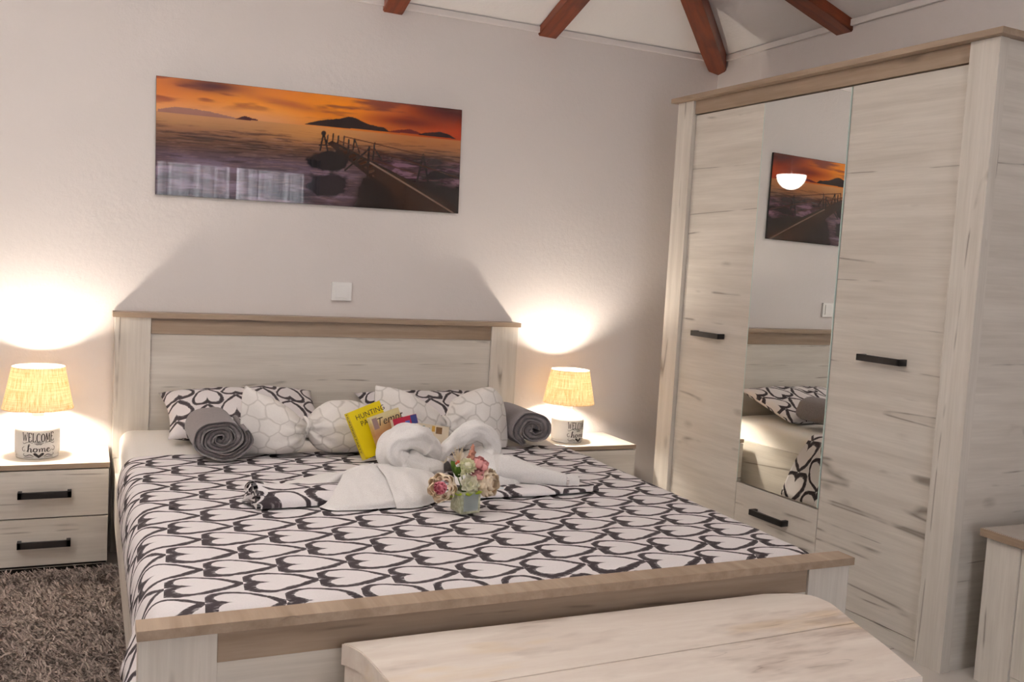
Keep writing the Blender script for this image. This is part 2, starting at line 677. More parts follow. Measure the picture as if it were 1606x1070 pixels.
def rafter(p, d, w, L, label, depth=0.06):
    """roof beam whose underside starts at p on the wall and climbs along d"""
    d = Vector(d).normalized()
    side = d.cross(Vector((0, 0, 1))).normalized()
    n = side.cross(d).normalized()
    o = thing('ceiling_beam', label, 'beam', p, 'red brown roof beams')
    bm = bmesh.new()
    N = 14
    rings = []
    for i in range(N + 1):
        t = -0.03 + (L + 0.03) * i / N
        ring = []
        for (a, b) in ((-.5, 0), (.5, 0), (.5, 1), (-.5, 1)):
            j = 0.0025
            wob = Vector((noise.noise(Vector((i * .7, a * 9, b * 5 + w * 50))), noise.noise(Vector((i * .7 + 9, a * 9, b * 5 + w * 70))), 0)) * j
            ring.append(bm.verts.new(d * t + side * (a * w + wob.x) + n * (b * depth + wob.y)))
        rings.append(ring)
    for i in range(N):
        for k in range(4):
            bm.faces.new((rings[i][k], rings[i][(k + 1) % 4], rings[i + 1][(k + 1) % 4], rings[i + 1][k]))
    bm.faces.new(rings[0][::-1])
    bm.faces.new(rings[-1])
    bmesh.ops.bevel(bm, geom=[e for e in bm.edges if abs((e.verts[0].co - e.verts[1].co).normalized().dot(d)) > 0.9], offset=0.005, segments=2, affect='EDGES')
    bmesh.ops.recalc_face_normals(bm, faces=bm.faces[:])
    # local frame with x along the beam so that the grain follows it
    M = Matrix((d, side, n)).to_4x4()
    for vv in bm.verts:
        vv.co = M @ vv.co
    me = bpy.data.meshes.new('timber')
    bm.to_mesh(me)
    bm.free()
    me.materials.append(M_BEAM)
    q = link(bpy.data.objects.new('timber', me))
    q.parent = o
    q.matrix_local = M.inverted()
    return o


rafter((0.222, -0.0, 2.311), (0, -1, SL), 0.092, 2.65, 'leftmost red brown roof beam, only a stub showing at the top edge')
rafter((0.980, -0.0, 2.322), (0, -1, SL), 0.098, 2.65, 'red brown roof beam meeting the wall to the upper right of the picture')
rafter((1.948, -0.022, 2.283), (-1, -0.93, SL * 0.93), 0.092, 3.3, 'red brown hip beam running into the corner of the two walls', 0.075)
rafter((1.969, -0.885, 2.314), (-1, 0, SL), 0.10, 2.5, 'red brown roof beam above the wardrobe, rightmost of the beams')

# window behind the camera (reflected in the glossy picture)
w1 = struct(bm_obj('window_1', boxes_bm([((WX0, YN - .12, WZ0), (WX0 + .06, YN - .05, WZ1)), ((WX1 - .06, YN - .12, WZ0), (WX1, YN - .05, WZ1)),
                                         ((WX0, YN - .12, WZ0), (WX1, YN - .05, WZ0 + .06)), ((WX0, YN - .12, WZ1 - .06), (WX1, YN - .05, WZ1)),
                                         ((.25, YN - .12, WZ0), (.31, YN - .05, WZ1))], .003), M_PLASTIC))
bx('pane', (WX0 + .05, YN - .09, WZ0 + .05), (.26, YN - .085, WZ1 - .05), mat_pane(), w1, 0)
bx('pane', (.30, YN - .09, WZ0 + .05), (WX1 - .05, YN - .085, WZ1 - .05), bpy.data.materials['window_glass'], w1, 0)
M_CURT = mat_curtain()


def curtain(x0, x1, label):
    def f(a, b):
        x = x0 + (x1 - x0) * a
        s = x * 46
        return (x, YN + .09 + .028 * math.sin(s) + .014 * math.sin(s * 2.3 + 1) + .01 * noise.noise(Vector((x * 5, b * 2, 0))), 0.05 + 2.1 * b)
    c = surf('sheer_curtain', 160, 6, f, M_CURT, None, ((x0 + x1) / 2, YN + .09, 0.05))
    return tag(c, label, 'curtain', 'sheer curtains on the window')


curtain(-.50, .27, 'pale sheer curtain reflected at the left of the glossy picture')
curtain(.31, 1.08, 'pale sheer curtain reflected lower middle of the glossy picture')


PEND = (-1.76, -2.19, 2.15)
# ------------------------------------------------------------------ pendant lamp (its glare shows in the mirrored picture)
def pendant():
    c = PEND
    t = thing('pendant_lamp', 'lit white bowl pendant lamp, seen only as a glare in the mirror', 'lamp', c)
    prof = [(0.125 * math.sin(math.pi * i / 24) + 0.0002, -0.125 * math.cos(math.pi * i / 24)) for i in range(13)]
    lathe('bowl', prof, mat_emit('lit_opal_bowl', (1.0, 0.93, 0.87, 1), PENDANT), t, c, 32)
    lathe('lamp_disc', [(0.0002, -.012), (.108, -.012)], mat_emit('lamp_disc', (1.0, 0.962, 0.935, 1), UPLIGHT), t, c, 32)
    top = EAVE + SL * min(-c[1], c[0] - XL, XR - c[0], c[1] - YN)
    lathe('cord', [(0.004, -.01), (0.004, top - c[2] - 0.03)], BLACK, t, c, 10, cap=False)
    lathe('ceiling_rose', [(0.001, top - c[2] - .05), (.05, top - c[2] - .04), (.055, top - c[2] + .01)], M_PLASTIC, t, c, 24)


pendant()


# ------------------------------------------------------------------ handles
def handle(parent, c, axis, length, out, h=0.016, dep=0.032):
    """bar handle: bar and two feet; axis 'x' or 'y' is the bar, out is the direction towards the room"""
    L = length / 2
    ox, oy = out
    lst = []
    if axis == 'x':
        lst.append(((c[0] - L, c[1] + oy * dep, c[2] - h / 2), (c[0] + L, c[1] + oy * (dep - .011), c[2] + h / 2)))
        for s in (-1, 1):
            lst.append(((c[0] + s * L, c[1] + oy * dep, c[2] - h / 2), (c[0] + s * (L - .014), c[1], c[2] + h / 2)))
    else:
        lst.append(((c[0] + ox * dep, c[1] - L, c[2] - h / 2), (c[0] + ox * (dep - .011), c[1] + L, c[2] + h / 2)))
        for s in (-1, 1):
            lst.append(((c[0] + ox * dep, c[1] + s * L, c[2] - h / 2), (c[0], c[1] + s * (L - .014), c[2] + h / 2)))
    return bm_obj('handle', boxes_bm(lst, 0.0012), BLACK, parent)


# ------------------------------------------------------------------ wardrobe
def wardrobe():
    # built square with its front along x = 1.474, then turned by the small angle at which it stands
    X0 = 1.4741
    t = thing('wardrobe', 'tall whitewashed oak wardrobe with a mirror door between two plain doors', 'wardrobe', (X0, 0, 0))
    xk, xd, xb = X0, X0 + .02, X0 + .388
    yf, yfi, ym1, ym2, yni, yn = -.3765, -.4889, -.9435, -1.4099, -1.9025, -2.0076
    zt = 2.0245
    bx('back_carcass', (xd + .022, yn + .035, .03), (xb, yf - .035, zt - .003), WOOD['z'], t)
    bx('side_panel', (xk + .03, yn + .004, 0), (xb, yn + .030, zt), WOOD['x'], t)
    bx('side_panel', (xk + .03, yf - .03, 0), (xb, yf - .004, zt), WOOD['x'], t)
    bx('corner_post', (xk, yfi, 0), (xd + .022, yf, zt), WOOD['z'], t, .002)
    bx('corner_post', (xk, yn, 0), (xd + .022, yni, zt), WOOD['z'], t, .002)
    bx('frieze_board', (xk + .012, yni + .001, 1.9645), (xd + .02, yfi - .001, zt), GREY['y'], t)
    bx('cornice_slab', (X0 - .025, -2.0315, zt + .0005), (xb, -.352, 2.0459), GREY['y'], t, .002)
    bx('plinth', (xd + .004, yni + .001, .0), (xd + .02, yfi - .001, .058), WOOD['y'], t)
    d1 = bx('door', (xd, ym1 + .0015, .062), (xd + .018, yfi - .002, 1.960), WOOD['y'], t, .001)
    handle(d1, (xd, -.700, .984), 'y', .19, (-1, 0), .023, .036)
    d3 = bx('door', (xd, yni + .002, .062), (xd + .018, ym2 - .0015, 1.960), WOOD['y'], t, .001)
    handle(d3, (xd, -1.658, .984), 'y', .19, (-1, 0), .023, .036)
    d2 = bx('mirror_door', (xd + .002, ym2 + .0015, .388), (xd + .018, ym1 - .0015, 1.960), WOOD['y'], t, .001)
    bx('mirror_glass', (xd - .003, ym2 + .005, .391), (xd + .0015, ym1 - .005, 1.958), M_MIRROR, d2, 0)
    bx('glass_edge', (xd - .0032, ym2 + .0015, .391), (xd + .0015, ym2 + .0048, 1.958), M_GLASSEDGE, d2, 0)
    bx('glass_edge', (xd - .0032, ym1 - .0048, .391), (xd + .0015, ym1 - .0015, 1.958), M_GLASSEDGE, d2, 0)
    dr = bx('drawer', (xd, ym2 + .0015, .062), (xd + .018, ym1 - .0015, .384), WOOD['y'], t, .001)
    handle(dr, (xd, -1.166, .290), 'y', .19, (-1, 0), .023, .036)
    t.rotation_euler = (0, 0, .0401)


wardrobe()


def dresser():
    t = thing('chest_of_drawers', 'low whitewashed oak cabinet with brown top edge beside the wardrobe', 'cabinet', (1.8, -2.5, 0))
    x0, xb = 1.632, XR - .004
    bx('carcass', (x0 + .02, -2.96, .02), (xb, -2.075, .468), WOOD['z'], t)
    bx('top_slab', (1.612, -3.0, .4695), (xb, -2.056, .494), GREY['y'], t, .002)
    bx('top_surface', (1.618, -2.995, .4942), (xb, -2.062, .4962), plain('grey_laminate_top', lin(176, 166, 158), .25), t, 0)
    bx('corner_post', (x0, -2.185, 0), (x0 + .04, -2.068, .469), WOOD['z'], t, .002)
    bx('corner_post', (x0, -2.985, 0), (x0 + .04, -2.87, .469), WOOD['z'], t, .002)
    d = bx('door', (x0 + .006, -2.525, .06), (x0 + .022, -2.187, .465), WOOD['z'], t)
    handle(d, (x0 + .006, -2.42, .3), 'y', .14, (-1, 0))
    d = bx('door', (x0 + .006, -2.868, .06), (x0 + .022, -2.528, .465), WOOD['z'], t)
    handle(d, (x0 + .006, -2.64, .3), 'y', .14, (-1, 0))
    bx('plinth', (x0 + .01, -2.87, .0), (x0 + .03, -2.186, .058), WOOD['y'], t)


dresser()


# ------------------------------------------------------------------ bed
def bed():
    t = thing('double_bed', 'whitewashed oak double bed frame with brown capped headboard and footboard', 'bed', (0, -1.15, 0))
    W = .8848
    bx('headboard_cap', (-W, -.095, .951), (W, -.006, .9713), GREY['x'], t, .0015)
    bx('headboard_post', (-.876, -.082, .0), (-.743, -.012, .9505), WOOD['z'], t, .0015)
    bx('headboard_post', (.742, -.082, .0), (.876, -.012, .9505), WOOD['z'], t, .0015)
    bx('headboard_rail', (-.7425, -.074, .886), (.7415, -.02, .9505), GREY['x'], t)
    bx('headboard_panel', (-.7425, -.070, .2), (.7415, -.02, .8855), WOOD['x'], t)
    bx('footboard_cap', (-W, -2.2603, .4999), (W, -2.1983, .5202), GREY['y'], t, .0015)
    bx('footboard_post', (-.881, -2.246, 0), (-.737, -2.2, .4995), WOOD['z'], t, .0015)
    bx('footboard_post', (.745, -2.246, 0), (.881, -2.2, .4995), WOOD['z'], t, .0015)
    bx('footboard_rail', (-.7365, -2.240, .433), (.7445, -2.204, .4995), GREY['x'], t)
    bx('footboard_panel', (-.7365, -2.238, .255), (.7445, -2.206, .4325), WOOD['x'], t)
    bx('footboard_panel', (-.7365, -2.236, .07), (.7445, -2.206, .2535), WOOD['x'], t)
    bx('side_rail', (-.872, -2.1995, .20), (-.853, -.0835, .385), WOOD['y'], t)
    bx('side_rail', (.853, -2.1995, .08), (.872, -.0835, .405), WOOD['y'], t)
    bx('slat_base', (-.856, -2.19, .21), (.856, -.1, .235), WOOD['x'], t)


bed()


def mattress():
    lo, hi = (-.852, -2.186, .236), (.852, -.086, .503)
    bm = boxes_bm([(lo, hi)], 0)
    bm2 = bm
    bmesh.ops.bevel(bm2, geom=bm2.edges[:], offset=.045, segments=5, profile=.5, affect='EDGES')
    long_ = [e for e in bm2.edges if e.calc_length() > .12]
    bmesh.ops.subdivide_edges(bm2, edges=long_, cuts=9, use_grid_fill=True)
    for v in bm2.verts:
        n = noise.noise(v.co * 5) * .004
        v.co.z += n if v.co.z > .45 else 0
    o = bm_obj('mattress', bm2, M_SHEET, None, True, loc=(0, -1.14, .236))
    return tag(o, 'thick white mattress in a white fitted sheet, bare near the headboard', 'mattress')


mattress()


def bedspread():
    y0, y1 = -.655, -2.1935
    zt = .512
    rr = .055

    def prof(y):
        """cross-section from left hem to right hem"""
        k = max(0.0, min(1.0, (-1.93 - y) / .12)) * max(0.0, min(1.0, (y + 2.19) / .02 + .6))     # left flap near the foot end
        left = [(-.8745, .368), (-.8742, .394), (-.871, .43), (-.865, zt - rr)]
        flap = [(-.905 - .012 * math.sin(y * 40), .335), (-.898, .385), (-.882, .418), (-.864, zt - rr)]
        L = [tuple(a * (1 - k) + b * k for a, b in zip(p, q)) for p, q in zip(left, flap)]
        arc = [(-.862 + rr * (1 - math.cos(a)), zt - rr * (1 - math.sin(a))) for a in (.35, .75, 1.15, 1.57)]
        top = [(x, zt) for x in np.linspace(-.76, .76, 40)]
        arc2 = [(.865 - rr * (1 - math.cos(a)), zt - rr * (1 - math.sin(a))) for a in (1.57, 1.15, .75, .35)]
        hem = .185 + .012 * math.sin(y * 7)
        w = .010 * math.sin(y * 17) + .006 * math.sin(y * 41 + 1)
        R = [(.872, zt - rr), (.886, .42), (.897 + w * .5, .36), (.900 + w, .29), (.902 + w, (hem + .29) / 2), (.904 + w, hem)]
        return L + arc + top + arc2 + R
    ys = list(np.linspace(y0, -2.12, 90)) + list(np.linspace(-2.125, y1, 14))
    vs, uv, fs = [], [], []
    P = None
    for j, y in enumerate(ys):
        pr = prof(y)
        s = 0.0
        # arc length measured from the middle of the top
        acc = [0.0]
        for a, b in zip(pr[:-1], pr[1:]):
            acc.append(acc[-1] + math.hypot(b[0] - a[0], b[1] - a[1]))
        mid = acc[len(pr) // 2 - 1]
        for (x, z), s in zip(pr, acc):
            e = 0.0
            q = max(0.0, (-2.125 - y) / (2.1935 - 2.125))
            dz = -.045 * q ** 2.2 if z > .40 else 0
            on = 1.0 if z > zt - .02 else .3
            wz = (.0035 * noise.noise(Vector((x * 5, y * 5, 0))) + .0022 * noise.noise(Vector((x * 14 + 3, y * 11, 1)))) * on
            hw_ = max(0.0, 1 - (y0 - y) / .4)
            yy = y + hw_ * (-.035 * (x + .85) / 1.7 + .010 * noise.noise(Vector((x * 3, 5, 0))))
            if x > .87:
                yy += hw_ * .36 * max(0, .48 - z)
            vs.append((x, yy, z + wz + dz))
            uv.append((s - mid, y))
    n = len(prof(y0))
    for j in range(len(ys) - 1):
        for i in range(n - 1):
            k = j * n + i
            fs.append((k, k + 1, k + n + 1, k + n))
    o = mesh_obj('bedspread', vs, fs, M_HEART, None, True, uv, (0, -1.5, .5))
    sd = o.modifiers.new('sub', 'SUBSURF')
    sd.levels = sd.render_levels = 1
    so = o.modifiers.new('thick', 'SOLIDIFY')
    so.thickness = .004
    so.offset = 1
    return tag(o, 'white bedspread printed with dark brush drawn hearts, spread over the bed', 'bedspread')


bedspread()


# ------------------------------------------------------------------ pillows
def pillow(name, w, h, th, M, mat, label, cat, grp):
    def side(sg):
        def f(a, b):
            u, v = 2 * a - 1, 2 * b - 1
            t = th / 2 * (1 - abs(u) ** 2.6) ** .55 * (1 - abs(v) ** 2.6) ** .55
            t *= 1 + .18 * noise.noise(Vector((u * 2.2, v * 2.2, sg)))
            x = w / 2 * u * (1 - .07 * (1 - v * v))
            z = h / 2 * v * (1 - .09 * (1 - u * u))
            z += .006 * noise.noise(Vector((u * 4, v * 4, 3)))
            p = M @ Vector((x, sg * t, z))
            return (p.x, p.y, p.z, x + sg * .31, z)
        return f
    v1, f1, u1 = grid(36, 26, side(-1))
    v2, f2, u2 = grid(36, 26, side(1))
    n = len(v1)
    o = mesh_obj(name, v1 + v2, f1 + [tuple(i + n for i in q[::-1]) for q in f2], mat, None, True, u1 + u2, M.translation)
    weld(o, .0006)
    return tag(o, label, cat, grp)


def pose(c, lean=0.0, inplane=0.0, yawr=0.0):
    return Matrix.Translation(c) @ Matrix.Rotation(yawr, 4, 'Z') @ Matrix.Rotation(lean, 4, 'X') @ Matrix.Rotation(inplane, 4, 'Y')


pillow('pillow', .62, .40, .145, pose((-.395, -.275, .592), -1.27, -.01, .02), M_HEARTP, 'heart printed pillow behind the grey roll on the left of the bed', 'pillow', 'heart printed bed pillows')
pillow('pillow', .66, .40, .115, pose((.425, -.275, .583), -1.27, 0, -.02), M_HEARTP, 'heart printed pillow mostly hidden behind the right tied cushion', 'pillow', 'heart printed bed pillows')


def interp(tab, x):
    xs = [a for a, _ in tab]
    ys = [b for _, b in tab]
    # smooth piecewise (monotone cubic hermite)
    if x <= xs[0]:
        return ys[0]
    if x >= xs[-1]:
        return ys[-1]
    i = max(k for k in range(len(xs) - 1) if xs[k] <= x)
    h = xs[i + 1] - xs[i]

    def slope(k):
        if k == 0 or k == len(xs) - 1:
            j = min(max(k, 0), len(xs) - 2)
            return (ys[j + 1] - ys[j]) / (xs[j + 1] - xs[j])
        a = (ys[k] - ys[k - 1]) / (xs[k] - xs[k - 1])
        b = (ys[k + 1] - ys[k]) / (xs[k + 1] - xs[k])
        return 0 if a * b <= 0 else 2 * a * b / (a + b)
    t = (x - xs[i]) / h
    m0, m1 = slope(i) * h, slope(i + 1) * h
    return (2 * t ** 3 - 3 * t * t + 1) * ys[i] + (t ** 3 - 2 * t * t + t) * m0 + (-2 * t ** 3 + 3 * t * t) * ys[i + 1] + (t ** 3 - t * t) * m1


def bow_cushion(top, bot, dep, knot, y0, label):
    """cushion gathered by a band in its middle so that it spreads into two wings"""
    x0, x1 = top[0][0], top[-1][0]
    zb = .5175
    t = thing('cushion', label, 'cushion', (knot[0], y0, zb), 'white honeycomb cushions tied in the middle')
    NX, NP = 84, 44
    kx, kz = knot

    def f(a, b):
        # denser samples near both ends
        s = .5 - .5 * math.cos(math.pi * (.04 + .92 * a))
        s = (s - .00394) / (1 - 2 * .00394)
        x = x0 + (x1 - x0) * min(max(s, 0), 1)
        T, B, D = interp(top, x) - .010, interp(bot, x), interp(dep, x)
        ph = 2 * math.pi * b
        c, sn = math.cos(ph), math.sin(ph)
        zz = (T + B) / 2 + (T - B) / 2 * math.copysign(abs(sn) ** .85, sn)
        prof = math.copysign(abs(c) ** .75, c)
        dx = abs(x - kx)
        ang = math.atan2(zz - kz, dx + .012)
        fold = math.exp(-dx / .055) * min(1, dx / .02)
        Dd = D * (1 + .26 * fold * math.cos(ang * 13 + (1 if x < kx else 4)))
        Dd *= 1 + .10 * noise.noise(Vector((x * 14, zz * 14, y0)))
        y = y0 + (zz - zb) * .18 - prof * Dd
        zz2 = max(zb + (zz - .51), zb + .0006) if zz < .53 else zz + (zb - .51) * max(0, 1 - (zz - .53) / .1)
        edge = (b if b < .5 else 1 - b)
        return (x, y, zz2, x + (0 if c > 0 else .37), zz * 1.08)
    o = surf('cover', NX, NP, f, M_HEX, t)
    weld(o, .0004)
    pts = []
    for i in range(25):
        a = 2 * math.pi * i / 24
        pts.append((kx + .004 * math.sin(3 * a), y0 + (kz - zb) * .18 - .035 * math.cos(a), kz + .029 * math.sin(a)))
    tube('tie_band', pts, [.0085] * 25, M_HEX, t, 2, 10, .15, 1, (1, 0, 0), 40, caps=False)
    return t


bow_cushion(
    [(-.474, .64), (-.468, .735), (-.455, .768), (-.435, .757), (-.39, .735), (-.34, .713), (-.285, .675), (-.258, .650), (-.240, .638), (-.220, .660), (-.19, .688), (-.133, .711), (-.08, .712), (-.02, .698), (.015, .66), (.03, .61)],
    [(-.474, .56), (-.470, .527), (-.460, .513), (-.42, .512), (-.335, .511), (-.28, .520), (-.255, .545), (-.240, .582), (-.224, .548), (-.20, .522), (-.149, .511), (-.07, .509), (-.015, .511), (.015, .54), (.03, .60)],
    [(-.474, .006), (-.455, .018), (-.40, .062), (-.33, .088), (-.275, .075), (-.240, .030), (-.205, .075), (-.13, .095), (-.05, .085), (.005, .05), (.03, .006)],
    (-.240, .611), -.708, 'left white honeycomb cushion tied in the middle, beside the left grey roll')
bow_cushion(
    [(.012, .66), (.010, .735), (.016, .772), (.04, .768), (.085, .762), (.135, .748), (.20, .714), (.24, .690), (.272, .658), (.290, .638), (.308, .670), (.335, .714), (.41, .746), (.481, .764), (.525, .735), (.546, .68), (.553, .62)],
    [(.012, .60), (.016, .545), (.03, .514), (.08, .510), (.20, .511), (.26, .528), (.279, .56), (.290, .583), (.301, .555), (.325, .522), (.37, .511), (.45, .509), (.53, .509), (.548, .513), (.553, .53)],
    [(.012, .006), (.03, .018), (.08, .06), (.16, .092), (.24, .08), (.290, .030), (.335, .078), (.41, .09), (.49, .062), (.535, .02), (.553, .006)],
    (.290, .611), -.735, 'right white honeycomb cushion tied in the middle, behind the book and towel swans')


# ------------------------------------------------------------------ rolled grey blankets
def roll(c, y1, rx, rz, turns, label, start):
    """spirally rolled fleece lying along y; the coil shows at the front end y = c[1]"""
    t = thing('rolled_blanket', label, 'blanket', (c[0], c[1], .5175), 'grey rolled blankets on the bed')
    N = 46 * int(turns + 1)
    th0, th1 = .9, turns * 2 * math.pi
    pitch_ = 1.0 / (turns + .15)
    mid = []
    for i in range(N + 1):
        th = th0 + (th1 - th0) * i / N
        r = (th / (2 * math.pi)) * pitch_
        w = 1 + .05 * math.sin(th * 2.3 + start) + .03 * math.sin(th * 5 + 1)
        mid.append((r * w * math.cos(th + start), r * w * math.sin(th + start)))
    half = pitch_ * .455
    out, inn = [], []
    for i, (a, b) in enumerate(mid):
        p, q = mid[max(i - 1, 0)], mid[min(i + 1, N)]
        tx, tz = q[0] - p[0], q[1] - p[1]
        l = math.hypot(tx, tz) or 1
        nx, nz = tz / l, -tx / l
        h = half * (1 - .5 * max(0, (i - N + 8) / 8))
        out.append((a + nx * h, b + nz * h))
        inn.append((a - nx * h, b - nz * h))
    loop = out + inn[::-1]
    rings = [(0.0, .80), (-.006, .93), (.0, 1.0)]
    vs, fs = [], []
    L = y1 - c[1]
    secs = [(.010, .55), (.002, .8), (.0, .9), (.004, .98), (.014, 1.0), (.06, 1.0), (L * .4, 1.01), (L * .7, 1.0), (L - .014, 1.0), (L - .004, .98), (L, .9)]
    n = len(loop)
    for dy, k in secs:
        for i, (a, b) in enumerate(loop):
            j = i if i < len(out) else 2 * len(out) - 1 - i
            m = mid[j]
            x = m[0] + (a - m[0]) * k
            z = m[1] + (b - m[1]) * k
            wob = 1 + .02 * noise.noise(Vector((x * 3, z * 3, dy * 9)))
            zz = c[2] + z * rz * wob
            dz = .008 * noise.noise(Vector((m[0] * 4, m[1] * 4, start)))
            vs.append((c[0] + x * rx * wob, c[1] + dy + dz, max(zz, .518)))
    for s in range(len(secs) - 1):
        for i in range(n):
            k = s * n + i
            k2 = s * n + (i + 1) % n
            fs.append((k, k2, k2 + n, k + n))
    b = base_of(t)
    # close the two ends with quads between outer and inner edge
    e = len(out)
    for s, flip in ((0, False), (len(secs) - 1, True)):
        for i in range(e - 1):
            q = (s * n + i, s * n + i + 1, s * n + (2 * e - 2 - i), s * n + (2 * e - 1 - i))
            fs.append(q if not flip else q[::-1])
    o = mesh_obj('coil', vs, fs, M_GREYTOWEL, t, True, None, b)
    return t


roll((-.553, -.815, .595), -.50, .098, .078, 2.7, 'grey fleece blanket rolled up at the left side of the bed', 2.3)
roll((.657, -.765, .591), -.485, .094, .074, 1.75, 'grey fleece blanket rolled up at the right, near the right lamp', -.5)


# ------------------------------------------------------------------ lettering from strokes
def ribbon(strokes, place, w0):
    """flat ink strokes: lists of (x, y, weight); place maps (x, y, side) to 3-D"""
    vs, fs = [], []
    for st in strokes:
        S = crom([(p[0], p[1], p[2] if len(p) > 2 else 1.0) for p in st], 6) if len(st) > 2 else [np.array((p[0], p[1], p[2] if len(p) > 2 else 1.0)) for p in st]
        k0 = len(vs)
        for i, s in enumerate(S):
            a, b = S[max(i - 1, 0)], S[min(i + 1, len(S) - 1)]
            tx, ty = b[0] - a[0], b[1] - a[1]
            l = math.hypot(tx, ty) or 1
            h = w0 * max(s[2], .1) / 2
            for sg in (1, -1):
                vs.append(place(s[0] - ty / l * h * sg, s[1] + tx / l * h * sg))
        for i in range(len(S) - 1):
            k = k0 + 2 * i
            fs.append((k, k + 1, k + 3, k + 2))
    return vs, fs


CAPS = {
    'W': [[(0, 1), (.22, 0)], [(.22, 0, .6), (.45, .8, .6)], [(.45, .8), (.66, 0)], [(.66, 0, .6), (.92, 1, .6)], [(-.1, 1), (.12, 1)], [(.8, 1), (1.02, 1)]],
    'E': [[(.08, 0, 1.3), (.08, 1, 1.3)], [(0, 1), (.55, 1)], [(.08, .52), (.42, .52)], [(0, 0), (.58, 0)], [(.55, 1), (.57, .82)], [(.58, 0), (.6, .18)]],
    'L': [[(.08, 0, 1.3), (.08, 1, 1.3)], [(-.04, 1), (.22, 1)], [(0, 0), (.52, 0)], [(.52, 0), (.55, .2)]],
    'C': [[(.62, .8, .7), (.5, .98, .8), (.3, 1, 1), (.08, .75, 1.4), (.05, .3, 1.4), (.25, 0, 1), (.48, .02, .8), (.62, .2, .7)]],
    'O': [[(.35, 1, .8), (.08, .75, 1.4), (.08, .25, 1.4), (.35, 0, .8), (.62, .25, 1.4), (.62, .75, 1.4), (.35, 1, .8)]],
    'M': [[(.06, 0), (.14, 1)], [(.14, 1, 1.3), (.42, .15, 1.3)], [(.42, .15, .7), (.7, 1, .7)], [(.7, 1, 1.3), (.8, 0, 1.3)], [(-.04, 0), (.16, 0)], [(.7, 0), (.92, 0)]],
}
SCRIPT = [
    [(.0, .05, .6), (.14, .3, .6), (.30, 1.0, .8), (.36, 1.28, .9), (.28, 1.36, .8), (.22, 1.1, 1.4), (.2, .4, 1.7), (.18, 0, 1.7)],
    [(.18, .2, .8), (.3, .58, .9), (.46, .62, 1.1), (.5, .4, 1.6), (.48, .08, 1.6), (.56, .0, .8), (.68, .2, .6)],
    [(.98, .62, .8), (.78, .55, 1.5), (.74, .2, 1.6), (.9, .0, 1), (1.08, .2, 1.5), (1.08, .52, 1.4), (.96, .63, .8), (1.1, .5, .5), (1.26, .55, .5)],
    [(1.28, .6, .8), (1.34, .35, 1.5), (1.34, 0, 1.6)], [(1.34, .25, .7), (1.46, .58, .9), (1.58, .58, 1.1), (1.6, .3, 1.5), (1.6, 0, 1.6)],
    [(1.6, .25, .7), (1.72, .58, .9), (1.84, .58, 1.1), (1.86, .3, 1.5), (1.86, .06, 1.5), (1.95, .02, .7), (2.06, .2, .6)],
    [(2.08, .3, .7), (2.3, .42, .9), (2.34, .58, 1), (2.2, .64, 1.2), (2.08, .4, 1.6), (2.12, .1, 1.5), (2.26, .0, 1), (2.45, .15, .7), (2.56, .4, .5)],
]


